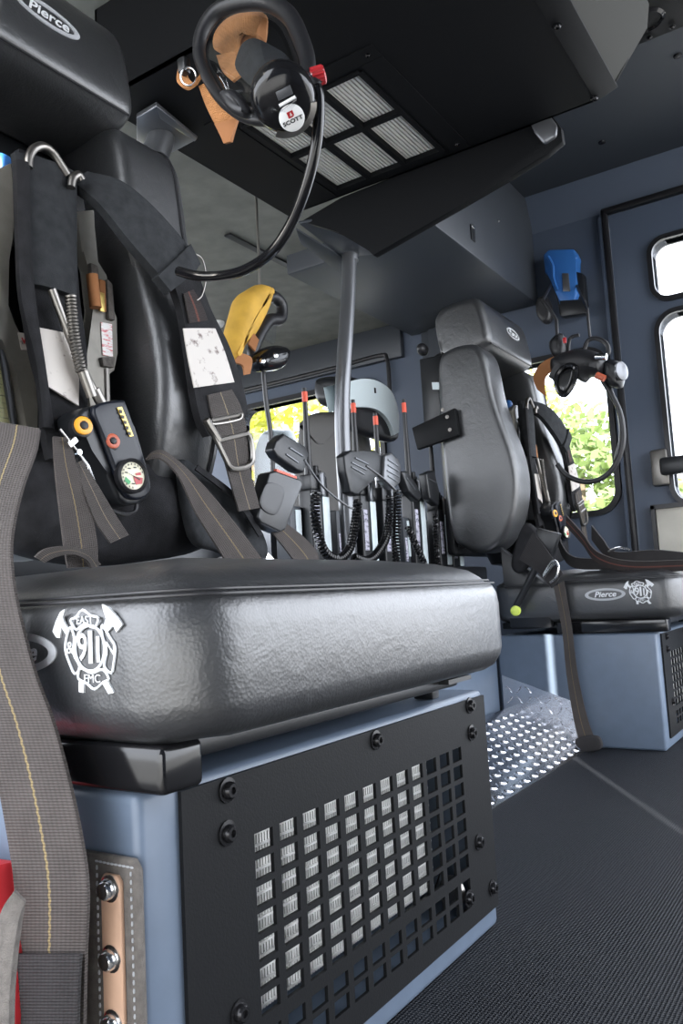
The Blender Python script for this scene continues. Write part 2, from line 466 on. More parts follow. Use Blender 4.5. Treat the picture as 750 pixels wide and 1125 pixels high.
struct('wall_far', wall_with_holes(MB(), -3.2, sx(-.70), -.03, ZC+.05, YW, .06, [W0, W1]), 'slate_wall')
def ringframe(x0, x1, z0, z1, r, w, y0, y1):
    a = rrect(x0-w, x1+w, z0-w, z1+w, r+w); b = rrect(x0, x1, z0, z1, r)
    mk = lambda q, y: [V((p.x, y, p.z)) for p in q]
    return MB().loft([mk(b, y1), mk(a, y1), mk(a, y0), mk(b, y0), mk(b, y1)], cap=False)
f1 = struct('window_1', ringframe(*W1, .022, YW-.018, YW+.065), 'gasket')
MB().prism([V((p.x, YW+.03, p.z)) for p in rrect(*W1)], (0, .004, 0)).build('pane', 'glass', f1)
f2 = struct('window_2', ringframe(*W0, .025, YW-.018, YW+.065), 'gasket')
MB().prism([V((p.x, YW+.03, p.z)) for p in rrect(*W0)], (0, .004, 0)).build('pane', 'glass', f2)
# header and small panels above the front window
struct('trim_3', MB().prism([(sx(-2.6), YW, sz(1.46)), (sx(-1.56), YW, sz(1.46)), (sx(-1.56), YW, 1.70), (sx(-2.6), YW, 1.70)], (0, -.03, 0), .004), 'grey_box')
struct('trim_4', MB().box2((sx(-1.47), YW-.02, sz(1.28)), (sx(-1.40), YW, 1.7), .004), 'slate')
struct('trim_5', MB().prism([(sx(-1.43), YW-.04, sz(1.10)), (sx(-1.16), YW-.04, sz(1.10)), (sx(-1.16), YW-.04, 1.70), (sx(-1.43), YW-.04, 1.70)], (0, .04, 0), .006), 'slate')
# pillar and rear door with two panes
struct('trim_6', MB().box2((sx(-.725), YW-.03, 0), (sx(-.70), YW, sz(1.80)), .006), 'slate_wall')
Wd1 = (sx(-.553), .24, sz(1.452), sz(1.655), .05); Wd2 = (sx(-.553), .24, sz(.735), sz(1.39), .065)
dmb = MB()
wall_with_holes(dmb, sx(-.69), .35, sz(1.42), sz(1.80), YW-.012, .05, [Wd1]); wall_with_holes(dmb, sx(-.69), .35, 0.02, sz(1.42), YW-.012, .05, [Wd2])
door = struct('door_1', dmb, 'slate_wall')
for w_ in (Wd1, Wd2):
    fr_ = ringframe(*w_, .018, YW-.03, YW+.05).build('window_frame', 'gasket', door)
    MB().prism([V((p.x, YW+.01, p.z)) for p in rrect(*w_)], (0, .004, 0)).build('pane', 'glass', fr_)
MB().box2((sx(-.62), YW-.045, sz(.80)), (sx(-.565), YW-.012, sz(.925)), .008).build('latch_plate', 'steel', door)
MB().box2((sx(-.585), YW-.09, sz(.83)), (sx(-.44), YW-.045, sz(.89)), .012).build('door_handle', 'satin', door)
MB().box2((sx(-.622), YW-.03, .40), (-.2, YW-.012, sz(.725)), .006).build('door_pocket', 'beige', door)
MB().box2((sx(-.635), YW-.04, .39), (sx(-.622), YW-.012, sz(.735))).box2((sx(-.635), YW-.04, sz(.722)), (-.2, YW-.012, sz(.737))).build('pocket_rim', 'gasket', door)
struct('trim_7', MB().box2((sx(-.712), YW-.035, 0), (sx(-.69), YW-.005, sz(1.82)), .008).box2((sx(-.712), YW-.035, sz(1.80)), (.37, YW-.005, sz(1.825)), .008), 'gasket')
struct('wall_far_header', MB().box2((sx(-.70), YW, sz(1.80)), (.35, YW+.06, ZC+.05)), 'slate_wall').name = 'wall_side'
struct('trim_8', MB().prism([(-1.06, YW, sz(1.82)), (.41, YW, sz(1.82)), (.41, YW-.06, ZC+.002), (-1.06, YW-.06, ZC+.002)], (0, .004, 0)), 'slate_wall')
# roof and headliners
struct('ceiling', MB().box2((-1.10, -.35, ZC), (.42, YW+.06, ZC+.05)).box2((.42, -.35, ZC), (1.36, 2.2, ZC+.05)), 'slate')  # unseen rear roof shaped to admit sky light but block the sun
struct('ceiling_front', MB().box2((-3.2, -.35, 1.70), (-.87, 1.85, ZC+.05)).box2((-3.2, 1.85, 1.70), (-1.10, YW+.06, ZC+.05)), 'olive').name = 'trim_9'
struct('wall_sun_block_rear', MB().box2((1.3, -.35, -.03), (1.36, .75, ZC+.05)), 'slate_wall')  # unseen partial wall added to keep the sun off the far side
# the near side behind the camera: unseen panels added to block the sun except at one narrow gap
struct('wall_sun_block', MB().box2((-.30, -.35, .52), (.72, -.31, ZC+.05)).box2((.72, -.35, -.03), (.939, -.31, ZC+.05)), 'slate_wall')  # lower part left open to let light onto the near faces
struct('wall_sun_slit', MB().box2((.979, -.35, -.03), (1.36, -.31, ZC+.05)), 'slate_wall')
hdr = spline([P(x, y, 1, YW-.03) for x, y in ((262, 430), (300, 421), (368, 404), (415, 391), (425, 395), (428, 430))], 6)
struct('trim_12', MB().tube(hdr, .010, 8), 'gasket')
# front end of the cab
struct('wall_front', MB().box2((-3.2, -.35, -.03), (-3.14, YW+.06, .85)).box2((-3.2, -.35, 1.55), (-3.14, YW+.06, ZC+.05)), 'slate_wall')
struct('trim_10', MB().box2((-3.14, .2, .5), (-2.75, YW, .82), .05), 'satin')
struct('wall_near', MB().box2((-3.2, -.35, -.03), (-1.35, -.29, .70)).box2((-3.2, -.35, 1.75), (-1.35, -.29, ZC+.05)), 'slate_wall')

# ================================================================== OVERHEAD UNIT
ac = thing('overhead_air_unit', (-.75, 1.35, 1.5), 'large black overhead air conditioning unit with pleated filter grille', 'air conditioner')
zb = 1.5
body = MB()
prof = [(-1.22, 1.70), (-1.215, zb), (-.40, zb), (-.365, zb+.012), (-.285, 1.62), (-.285, ZC), (-.86, ZC), (-.86, 1.70)]
# underside with a rectangular opening for the filter
FX0, FX1, FY0, FY1 = -1.045, -.748, 1.305, 1.668
AY0, AY1 = 1.06, 1.70
def quadX(x0, x1, y0, y1, z, t=.006): body.box2((x0, y0, z), (x1, y1, z+t))
quadX(-1.215, FX0, AY0, AY1, zb); quadX(FX1, -.40, AY0, AY1, zb); quadX(FX0, FX1, AY0, FY0, zb); quadX(FX0, FX1, FY1, AY1, zb)
body.prism([(x, AY0, z) for x, z in prof], (0, .006, 0)); body.prism([(x, AY1-.006, z) for x, z in prof], (0, .006, 0))
body.box2((-1.22, AY0, zb), (-1.214, AY1, 1.70))
body.build('housing', 'acblack', ac)
MB().prism([(-.402, AY0, zb-.002), (-.355, AY0, zb+.012), (-.355, AY1, zb+.012), (-.402, AY1, zb-.002)], (0, 0, .004), .001).build('dark_edge_strip', 'acblack', ac)
MB().prism([(-.372, AY0, zb+.008), (-.29, AY0, 1.61), (-.282, AY0, 1.66), (-.282, AY1, 1.66), (-.29, AY1, 1.61), (-.372, AY1, zb+.008)], (0.004, 0, .004), .002).build('end_fairing', 'fairing', ac)
for px, py in ((612, 28), (653, 107)): screw(ac, P(px, py, 2, zb-.001), (0, 0, -1), .006)
g = MB()
for i in range(4): x = FX0+(FX1-FX0)*i/3; g.box2((x-.006, FY0, zb-.004), (x+.006, FY1, zb+.010))
FYM = P(399, 141, 2, zb).y
for y in (FY0, FYM, FY1): g.box2((FX0, y-.006, zb-.0035), (FX1, y+.006, zb+.009))
gr = g.build('filter_grille', 'acblack', ac)
fl = MB(); n = 34; pw_ = (FX1-FX0)/n; zig = []
for k in range(n):
    x = FX0+pw_*k; zig += [(x, zb+.010), (x+pw_*.58, zb+.010), (x+pw_*.64, zb+.032), (x+pw_*.94, zb+.032)]
fl.loft([[V((x, FY0, z)) for x, z in zig], [V((x, FY1, z)) for x, z in zig]], closed=False)
fl.build('pleated_filter', 'filter', ac, flat=True)
mb = MB()
mb.box2((FX0-.06, FY0-.015, zb-.0025), (FX0-.012, AY1-.01, zb)).box2((FX1+.012, FY0-.015, zb-.0025), (FX1+.06, AY1-.01, zb)).box2((FX0-.06, FY0-.055, zb-.0025), (FX1+.06, FY0-.016, zb))
mb.build('filter_frame', 'acblack', ac)
for x, y in ((FX1+.04, FY0-.035), (FX1+.04, 1.66)): screw(ac, (x, y, zb-.0025), (0, 0, -1), .004)
# channel along the far edge of the unit, running down to the grab pole
Yb = 1.705
pts = [(330, 243), (375, 217), (440, 191), (505, 167), (548, 143), (585, 122), (604, 124), (616, 140), (618, 155), (600, 170), (560, 194), (500, 229), (410, 281), (402, 272), (372, 254)]
mb = MB().prism(PY(pts, Yb), (0, .02, 0), .003, 2); mb.build('support_channel', 'acblack', ac)
mb = MB(); rr = .030
c0 = P(592, 146, 1, Yb-.004)
mb.prism(PY([(578, 127), (588, 121), (602, 124), (612, 137), (611, 150), (597, 159), (586, 146)], Yb-.006), (0, .05, 0), .008, 3)
mb.build('channel_end_cap', 'gun', ac)

# plate at the top of the grab pole
pole = thing('grab_pole', P(376, 490, 0, -1.19), 'dark steel grab pole rising behind the radios to a ceiling plate', 'grab pole')
pth = spline([P(384, 272, 0, -1.185), P(382, 330, 0, -1.185), P(378, 395, 0, -1.185), P(376, 440, 0, -1.19), P(377, 500, 0, -1.2), V((-1.205, 1.885, .565))], 8)
MB().tube(pth, .0215, 16).build('tube', 'gun', pole)
pts = [(328, 246), (344, 243), (378, 252), (394, 258), (410, 280), (376, 283)]
MB().prism(PZ(pts, 1.465), (0, 0, .008), .002).build('mounting_plate', 'grey_box', pole)
MB().prism(PZ([(325, 252), (376, 283), (372, 300), (330, 268)], 1.46), (0, 0, .006), .002).build('gusset', 'slate', pole)
MB().lathe([(.034, 0), (.034, .008), (.024, .012), (.024, .03)], P(384, 276, 0, -1.185), (0, 0, -1), 18).build('flange', 'gun', pole)
# overhead storage box
cb = thing('overhead_locker', (-1.35, 2.6, 1.63), 'charcoal overhead storage box with small latch beside far wall', 'locker')
MB().box2((-1.65, 2.27, 1.63), (-1.058, YW-.002, ZC), .008).build('body', 'grey_box', cb)
q = P(519, 256, 0, -1.056)
lt = MB().box(q, (.006, .032, .055), None, .002).build('latch', 'satin', cb)
MB().box(q+V((.004, 0, .022)), (.006, .03, .012), None, .002).build('latch_tab', 'chrome', lt)
for px, py in ((486, 214), (547, 243)): screw(cb, P(px, py, 0, -1.056), (1, 0, 0), .004, 'chrome')
struct('trim_11', MB().prism([(-1.70, 2.0, 1.698), (-1.675, 2.0, 1.698), (-1.675, 2.96, 1.698), (-1.70, 2.96, 1.698)], (0, 0, -.006)), 'gasket')
dl_ = thing('dome_light', P(238, 357, 2, 1.69), 'small round white dome light on the front ceiling beside the yellow head net', 'light')
MB().lathe([(.034, .012), (.034, .004), (.028, -.006), (.015, -.012), (.001, -.013)], P(238, 357, 2, 1.688), (0, 0, 1), 24).build('lens', 'white', dl_)
# bracket plate behind the near headrest
br = thing('ceiling_bracket', P(190, 160, 2, 1.5), 'grey ceiling bracket plate with round post behind the nearest headrest', 'bracket')
MB().prism(PZ([(150, 130), (172, 117), (216, 154), (186, 170), (150, 160)], 1.482), (0, 0, .012), .003).build('plate', 'gun', br)
MB().prism(PZ([(172, 117), (176, 131), (214, 156), (217, 152)], 1.478), (0, 0, .006), .002).build('folded_lip', 'gun', br)
q = P(177, 152, 2, 1.478)
MB().tube([q+V((0, 0, .02)), q, P(163, 190, 2, 1.40)], .029, 18).build('post', 'gun', br)
# ceiling bits near the top right corner
spk = thing('ceiling_speaker', P(707, 20, 2, ZC-.02), 'black round ceiling speaker at the top right corner', 'speaker')
q = P(708, 20, 2, ZC-.002)
MB().lathe([(.055, 0), (.055, -.008), (.046, -.014), (.04, -.006), (.02, -.003), (.002, -.003)], q, (0, 0, 1), 28).build('rim', 'gloss', spk)
MB().box(q+V((.02, .0, -.001)), (.22, .2, .012), None, .005).build('mounting_panel', 'powder', spk)
for px, py in ((738, 29), (713, 41)): screw(spk, P(px, py, 2, ZC-.015), (0, 0, -1), .006)
for i, (px, py, lab) in enumerate(((661, 156, 'screw in the dark headliner right of the overhead air unit'), (683, 198, 'screw at the headliner edge above the blue lantern'), (744, 61, 'screw in the headliner at the right edge below the speaker'))):
    q = P(px, py, 2, ZC-.001)
    tag(MB().lathe([(.013, 0), (.012, .004), (.006, .006), (.001, .006)], q, (0, 0, -1), 14).build('headliner_screw', 'bolt'), lab, 'screw', 'headliner screws')

# ================================================================== SEATS
YC = .775
def rring(x0, x1, y0, y1, z, r, n=7):
    return [V((p.x, p.z, z)) for p in rrect(x0, x1, y0, y1, r, n)]
def pierce_logo(fr, w, h, parent):
    mb = MB(); oval_band(mb, fr, (w/2, h/2), (w/2*.83, h/2*.66)); lg = mb.build('oval_logo_border', 'thread_grey', parent)
    mb = MB(); text(mb, 'Pierce', fr, h*.62, 0, 0, .28, .0006, sx=1.12, bold=.0004*h/.04); mb.build('logo_lettering', 'thread', lg)
    return lg
def emblem(fr, parent, k=.000147, ky=.000106):
    """fire department cross with two crossed axes, embroidered outlines"""
    E_ = MB(); f = lambda x, y, w=.0004: fr((x-395)*k, (440-y)*ky, w)
    def line(pts, closed=False, r=.0012, sub=4): E_.tube(spline([f(*p) for p in pts], sub, closed), r, 6, closed)
    def poly(pts): E_.prism([f(x, y, -.0008) for x, y in pts], fr.w*.002)
    el = [(400+120*math.cos(2*pi*t/24), 435+172*math.sin(2*pi*t/24)) for t in range(24)]; line(el, True, .0013, 2)
    line([(245, 215), (290, 195), (345, 140), (410, 185), (475, 210), (440, 280), (360, 248), (290, 290)], True, .0012, 3)
    line([(240, 270), (205, 350), (195, 450), (225, 540), (270, 628), (312, 570), (262, 470), (272, 350)], True, .0012, 3)
    line([(505, 262), (560, 350), (605, 430), (592, 540), (570, 620), (515, 570), (535, 450), (505, 340)], True, .0012, 3)
    line([(320, 585), (300, 665), (370, 700), (430, 742), (500, 690), (548, 665), (500, 595), (410, 622)], True, .0012, 3)
    poly([(200, 125), (180, 190), (185, 215), (235, 300), (205, 325), (165, 265), (150, 350), (120, 345), (88, 295), (120, 215), (160, 145)])
    poly([(510, 105), (560, 130), (640, 220), (668, 265), (620, 322), (595, 270), (545, 320), (515, 290), (540, 215), (520, 150)])
    poly([(305, 685), (350, 690), (345, 770), (305, 765)]); poly([(495, 690), (540, 675), (588, 765), (545, 775)])
    e = E_.build('emblem_outline', 'thread', parent)
    mb = MB(); f0 = Fr(f(400, 440, 0), fr.r, fr.u); q = k/ky
    for ch, hgt, x, y, wd in (('9', 205, -62, 5, .62), ('1', 250, 5, 0, .8), ('1', 195, 66, -14, .75), ('EAST', 62, -40, 218, .72), ('FMC', 62, 12, -226, .8), ('&', 95, -168, 8, .7), ('N', 105, 165, -5, .7)):
        text(mb, ch, f0, hgt/.70*ky, x*k, y*ky, 0, .0004, sx=wd*q, bold=.0003 if hgt > 150 else 0)
    mb.build('emblem_lettering', 'thread', e)
    return e
SX = -.44
seat = thing('crew_seat', (-.75, YC, .334), 'nearest black vinyl crew seat with embroidered emblem on its cushion side', 'seat', None)
# cushion
X0, X1, Y0, Y1 = -1.0, SX, .455, 1.085
def cring(ins, z, r=.06):
    return rring(X0+ins, X1-ins, Y0+ins, Y1-ins, z, max(.004, r-ins), 9)
rg = [(.05, .372), (.02, .374), (.006, .381), (-.003, .394), (-.006, .405), (-.006, .462), (-.004, .476), (.001, .486), (.004, .4885), (.007, .490), (.014, .498), (.03, .508), (.07, .519), (.13, .528), (.2, .532)]
cu = MB()
rings = []
for ins, z in rg:
    r = cring(ins, z, .062 if ins < .062 else ins+.004)
    rr = []
    for p in r:
        q = p.copy()
        # front face bellies out a little, front corners sag
        fx = max(0, (q.x+.62)/.18); yy = (q.y-YC)/.315
        if z < .49: q.x += .012*fx*(1-yy*yy); 
        if z < .40: q.z += .006*noise.noise(V((q.x*14, q.y*14, 0)))-.004*max(0, fx-.4)*abs(yy)
        if z > .49: q.z += .004*noise.noise(V((q.x*6, q.y*6, 3)))
        rr.append(q)
    rings.append(rr)
cu.loft(rings)
cus = cu.build('cushion', 'vinyl', seat, 60)
w_ = MB()
for ins, z in ((-.001, .4895), (.006, .4935)):
    r = cring(ins, z)
    for p in r:
        fx = max(0, (p.x+.62)/.18); yy = (p.y-YC)/.315; p.x += .011*fx*(1-yy*yy)
    w_.tube(r, .0014, 6, True)
w_.build('seam', 'welt', cus)
fr = Fr((-.5415, Y0-.0065, .4505), (1, 0, 0), (0, 0, 1))
emblem(fr, cus)
pierce_logo(Fr((-.642, Y0-.0065, .448), (1, 0, 0), (0, 0, 1)), .118, .036, cus)
# pan, bracket
MB().box2((-.99, .50, .352), (-.50, 1.04, .373), .004).build('seat_pan', 'satin', seat)
MB().box2((-.80, .462, .335), (-.478, .51, .373), .006, 3).build('slide_bracket', 'gloss', seat)
MB().box2((-.56, 1.02, .335), (-.53, 1.04, .36), .002).build('pan_support', 'satin', seat)
MB().box2((-.53, .98, .36), (-.485, 1.05, .366)).build('pan_edge', 'satin', seat)
# backrest bolsters: side profile in XZ lofted across Y
bp_ = [(-1.125, .66), (-1.08, .615), (-1.02, .600), (-.96, .625), (-.91, .70), (-.886, .80), (-.892, .90), (-.925, 1.02), (-.946, 1.11), (-.956, 1.19), (-.968, 1.25), (-.995, 1.285), (-1.04, 1.295), (-1.09, 1.29), (-1.125, 1.27), (-1.14, 1.2), (-1.145, 1.0), (-1.14, .8)]
def bolster(y0, y1, weltside):
    o = spline([V((x, 0, z)) for x, z in bp_], 4, True); k = len(o)
    area = sum(o[i].x*o[(i+1) % k].z-o[(i+1) % k].x*o[i].z for i in range(k))
    inn = []
    for i in range(k):
        t = (o[(i+1) % k]-o[i-1]).normalized(); nn = V((-t.z, 0, t.x)); 
        inn.append(nn if area > 0 else -nn)
    mb = MB(); rings = []; R = .024; h = (y1-y0)/2; yc = (y0+y1)/2
    for a in [i*pi/10 for i in range(0, 11)]:
        y = yc - math.cos(a)*1.0*R + (-(h-R) if a < pi/2-.01 else (h-R) if a > pi/2+.01 else 0)
        ins = R*(1-math.sin(a))
        ring = [o[i]+inn[i]*ins+V((0, y, 0)) for i in range(k)]
        if abs(a-pi/2) < .01:
            rings.append([p+V((0, -(h-R)*.999, 0)) for p in ring]); rings.append([p+V((0, (h-R)*.999, 0)) for p in ring])
        else: rings.append(ring)
    for rg_, sgn in ((rings[0], 1), (rings[-1], -1)):
        c = sum(rg_, V())/k
        extra = [[c+(p-c)*q - V((0, sgn*.004*(1-q), 0)) for p in rg_] for q in (.7, .35)]
        if sgn == 1: rings = extra[::-1]+rings
        else: rings = rings+extra
    mb.loft(rings)
    b = mb.build('bolster', 'vinyl', seat, 70)
    w = MB(); ys = y1-.026 if weltside > 0 else y0+.012
    ring = [o[i]+inn[i]*(-.0008 if weltside > 0 else .007)+V((0, ys, 0)) for i in range(k)]
    w.tube(ring, .0028, 6, True); w.build('welt', 'welt', b)
    return b
bolster(.885, 1.03, 1); bolster(.455, .59, -1)
MB().box2((-1.17, .50, .60), (-1.135, 1.01, 1.30), .015).build('back_shell', 'satin', seat)
# headrest
hr = MB()
hy0, hy1 = .505, .925
hp = [(-1.165, 1.40), (-1.145, 1.285), (-1.09, 1.268), (-1.01, 1.278), (-.975, 1.292), (-.962, 1.315), (-.972, 1.39), (-.988, 1.445), (-1.02, 1.468), (-1.11, 1.465), (-1.15, 1.445)]
o_ = spline([V((x, 0, z)) for x, z in hp], 4, True); cc = sum(o_, V())/len(o_)
rings = []
for a in [i*pi/12 for i in range(13)]:
    R = .03; h = (hy1-hy0)/2
    y = (hy0+hy1)/2 - math.cos(a)*R + (-(h-R) if a < pi/2-.01 else (h-R) if a > pi/2+.01 else 0); s_ = 1-.30*(1-math.sin(a))
    ring = [cc+(p-cc)*s_+V((0, y-cc.y, 0)) for p in o_]
    if abs(a-pi/2) < .01: rings += [[p+V((0, -(h-R)*.999, 0)) for p in ring], [p+V((0, (h-R)*.999, 0)) for p in ring]]
    else: rings.append(ring)
hr.loft(rings); hd = hr.build('headrest', 'vinyl', seat, 70)
# seam along the lower front edge
w = MB().tube([V((-.9655, y, 1.298)) for y in [hy0+.02+(hy1-hy0-.04)*i/12 for i in range(13)]], .0025, 6); w.build('welt', 'welt', hd)
hn = V((-1.0+.02-(-1.0)-.0, 0, 0))
up_ = V((-1.0-(-1.02), 0, 1.40-1.455)).normalized()*-1
q = V((-.9705, .752, 1.385)); up_ = V((-.2, 0, 1)).normalized()
pierce_logo(Fr(q+V((.001, 0, 0)), (0, 1, 0), up_), .118, .042, hd)
MB().box2((-1.16, .68, 1.36), (-1.12, .87, 1.50), .01).build('headrest_post', 'satin', seat)

# ------------------------------------------------------------------ seat base with vent panel
base = thing('vent_cabinet', (-.75, .807, 0), 'slate blue steel seat base with black vent panel, nearest to the camera', 'seat base')
bx0, bx1, by0, by1, bz = -1.0, -.513, .468, 1.146, .334
sh = MB().box2((bx0, by0, 0), (bx1, by1, bz), .009, 3)
ff = max((f for f in sh.bm.faces if f.normal.x > .9), key=lambda f: f.calc_area())
bmesh.ops.inset_individual(sh.bm, faces=[ff], thickness=.054)
ex = bmesh.ops.extrude_face_region(sh.bm, geom=[ff])
bmesh.ops.translate(sh.bm, verts=[v for v in ex['geom'] if isinstance(v, bmesh.types.BMVert)], vec=(-.10, 0, 0))
if ff.is_valid: bmesh.ops.delete(sh.bm, geom=[ff], context='FACES')
sh.build('cabinet_body', 'blue', base)
MB().box2((-.611, .524, .054), (-.600, 1.090, .280)).build('dark_interior_sheet', 'dark', base)  # near-black colour stands in for the cabinet's dark inside
# perforated panel
px_ = bx1+.001
ys = [.512]; ky = []
for c in range(12):
    y = .604+.0381*c; ys += [y, y+.0275]; ky.append(len(ys)-2)
ys += [1.139]
zs = [.030]; kz = []
for c in range(2): z = .0565+.0215*c; zs += [z, z+.016]; kz.append((len(zs)-2, 'low'))
for c in range(7): z = .108+.0237*c; zs += [z, z+.0178]; kz.append((len(zs)-2, 'up'))
zs += [.3265]
mb = MB(); G = {}
def gv(i, j, x):
    if (i, j, x) not in G: G[(i, j, x)] = mb.bm.verts.new((x, ys[i], zs[j]))
    return G[(i, j, x)]
cells = {}
for i in range(len(ys)-1):
    for j in range(len(zs)-1):
        hole = any(i == a for a in ky) and any(j == b[0] for b in kz)
        if hole and i == ky[-1] and any(j == b[0] and b[1] == 'low' for b in kz): hole = True
        # slot at the lower right
        if i == ky[-1] and zs[j] >= .0564 and zs[j+1] <= .0945: hole = True
        cells[(i, j)] = not hole
xa, xb = px_+.004, px_
for (i, j), s_ in cells.items():
    if not s_: continue
    mb.bm.faces.new((gv(i, j, xa), gv(i+1, j, xa), gv(i+1, j+1, xa), gv(i, j+1, xa)))
    mb.bm.faces.new((gv(i, j, xb), gv(i, j+1, xb), gv(i+1, j+1, xb), gv(i+1, j, xb)))
    for (di, dj, e) in ((-1, 0, ((i, j), (i, j+1))), (1, 0, ((i+1, j), (i+1, j+1))), (0, -1, ((i, j), (i+1, j))), (0, 1, ((i, j+1), (i+1, j+1)))):
        if not cells.get((i+di, j+dj), False):
            (a, b), (c, d) = e; mb.bm.faces.new((gv(a, b, xa), gv(c, d, xa), gv(c, d, xb), gv(a, b, xb)))
pan = mb.build('vent_panel', 'powder', base, 30)
for px, py in ((249, 868), (249, 915), (412, 813), (515, 775), (517, 805), (525, 925), (514, 987), (540, 975), (262, 1112)):
    screw(base, P(px, py, 0, xa), (1, 0, 0), .0075)
# finned radiator core behind the panel
mb = MB()
n = 90
for k in range(n):
    y = .597+.385*k/n; mb.box2((-.548, y, .100), (-.528, y+.0022, .278))
for j in range(16): mb.box2((-.5265, .597, .102+.0112*j), (-.531, .982, .1042+.0112*j))
mb.box2((-.56, .595, .098), (-.548, .984, .28)).build('radiator_core', 'fin', base)
MB().lathe([(.019, 0), (.020, .003), (.020, .012), (.015, .014)], (-.535, 1.036, .0755), (.25, 1, 0), 24).build('knurled_knob', 'steel', base)
MB().tube([(-.54, .92, .085), (-.53, .96, .083), (-.53, .99, .088), (-.54, 1.03, .1)], .004, 8).build('pipe', 'chrome', base)

# leather faced flap on the left side of the base
fl_ = thing('fabric_flap', (-.545, .466, .1), 'grey brown fabric flap with tan strip bolted to the seat base side', 'flap')
yf = .4665
FX = [P(158, 950, 1, yf).x, P(88, 950, 1, yf).x]
pts = [(FX[0]-.006, .286), (FX[0]+.0, .278), (FX[0], .06), (-.66, .06), (-.66, .286)]
MB().prism([(x, yf, z) for x, z in pts], (0, -.006, 0), .002).build('pad', 'flapcloth', fl_)
mb = MB()
for k in range(34):
    z = .275-.0062*k; mb.ell((-.553, yf-.0065, z), (.0011, .0011, .0023), None, 6, 4); mb.ell((-.5135, yf-.0065, z), (.001, .001, .0023), None, 6, 4)
    if k < 10: mb.ell((-.553+.0045*k, yf-.0065, .280), (.0023, .001, .001), None, 6, 4)
mb.build('stitching', 'thread_grey', fl_)
xs_ = P(132, 1000, 1, yf).x
st = MB().prism([(xs_-.011, yf-.006, .05), (xs_+.012, yf-.006, .05), (xs_+.012, yf-.006, .268), (xs_+.008, yf-.006, .273), (xs_-.007, yf-.006, .273), (xs_-.011, yf-.006, .268)], (0, -.004, 0), .0012).build('leather_strip', 'tan', fl_)
for py in (978, 1055, 1126):
    q = P(130, py, 1, yf-.010)
    MB().lathe([(.0105, 0), (.0105, .0012), (.008, .002), (.008, .006), (.006, .0085), (.001, .0092)], (xs_+.0005, yf-.010, q.z), (0, -1, 0), 16).build('bolt', 'chrome', fl_)

# red bag on the floor at the left edge
bag = thing('red_bag', (-.72, .41, 0), 'red fabric bag with grey edging beside the seat base, left edge', 'bag')
mb = MB(); mb.pillow([P(x, y, 1, .415) for x, y in [(-160, 1180), (-160, 960), (-80, 945), (-40, 946), (-8, 950), (2, 975), (2, 1180)]], .07, .02, n=42)
mb.build('body', 'red_cloth', bag)
MB().strap([(P(-14, 1230, 1, .36), P(14, 1230, 1, .365)), (P(-12, 1120, 1, .36), P(13, 1120, 1, .365)), (P(-8, 1060, 1, .36), P(16, 1062, 1, .365)), (P(2, 1005, 1, .365), P(22, 1015, 1, .37)), (P(16, 978, 1, .37), P(28, 990, 1, .375))], .006).build('edge_strap', 'flapcloth', bag)

# ================================================================== AIR PACK on the near seat
pk = thing('air_pack', (-1.0, YC, .56), 'breathing air pack with gauge strapped into the nearest seat back', 'air pack')
# cylinder behind the frame
cyl = MB().lathe([(.012, -.02), (.06, -.012), (.078, .03), (.08, .08), (.08, .45), (.072, .50), (.045, .535), (.02, .545), (.018, .57)], (-1.05, .745, .58), (0, 0, 1), 28).build('cylinder', 'satin', pk)
# left/right rails of the metal frame
xr = -.955
railL = [(-8, 188), (14, 178), (17, 230), (16, 262), (8, 285), (7, 335), (16, 355), (30, 382), (44, 404), (42, 475), (29, 478), (20, 410), (4, 372), (-8, 368)]
MB().prism(PX(railL, xr), (-.02, 0, 0), .003).build('frame_rail', 'khaki', pk)
railR = [(84, 232), (104, 230), (106, 288), (118, 302), (121, 334), (129, 348), (130, 388), (126, 408), (118, 410), (118, 446), (100, 450), (92, 400), (97, 380), (104, 340), (99, 296), (90, 276)]
rR = MB().prism(PX(railR, xr), (-.02, 0, 0), .003).build('frame_rail', 'khaki', pk)
rl = MB().prism(PX([(111, 354), (123, 356), (124, 392), (113, 390)], xr+.002), (-.001, 0, 0)).build('warning_label', 'rlabel', rR)
MB().tube(PX([(101, 302), (105, 338)], xr+.012), .009, 12).box(P(112, 325, 0, xr+.006), (.006, .012, .05), None, .002).build('latch_pin', 'brown', rR)
MB().box(P(112, 332, 0, xr+.009), (.003, .009, .03), None, .001).build('brass_clip', 'brass', rR)
mb = MB().prism(PX([(16, 186), (90, 208), (104, 300), (104, 345), (88, 392), (60, 450), (36, 420), (16, 350), (9, 330), (9, 285), (17, 262)], xr-.022), (-.008, 0, 0)); mb.build('back_panel', 'gloss', pk)
for poly, nm in (([(100, 288), (108, 292), (110, 306), (101, 303)], 'frame_clip'), ([(112, 392), (127, 392), (126, 404), (114, 402)], 'frame_clip'), ([(118, 306), (124, 312), (127, 352), (120, 350)], 'frame_clip')):
    MB().prism(PX(poly, xr+.008), (-.01, 0, 0), .002).build(nm, 'flapcloth', rR)
tagw = MB().prism(PX([(20, 365), (33, 367), (36, 385), (24, 384)], xr+.003), (-.002, 0, 0)).build('square_tag', 'label', pk)
p0, p1, p2 = PX([(28, 375), (36, 376), (27, 366)], xr+.0032)
mb = MB(); text(mb, 'W', Fr(p0, p1-p0, p2-p0), .011, 0, 0, 0, .0003, bold=.0004); mb.build('tag_letter', 'red', tagw)
yl = MB().prism(PX([(-6, 372), (5, 376), (20, 408), (30, 470), (26, 478), (-6, 474)], xr-.024), (-.003, 0, 0)).build('cylinder_label', 'ylabel', pk)
MB().tube(PX([(2, 385), (16, 472)], xr-.015), .0055, 10).build('pressure_tube', 'gun', pk)
MB().ell(P(0, 187, 0, xr-.03), (.02, .014, .022), None, 16, 8, .7).build('valve_cap', 'bluep', pk)

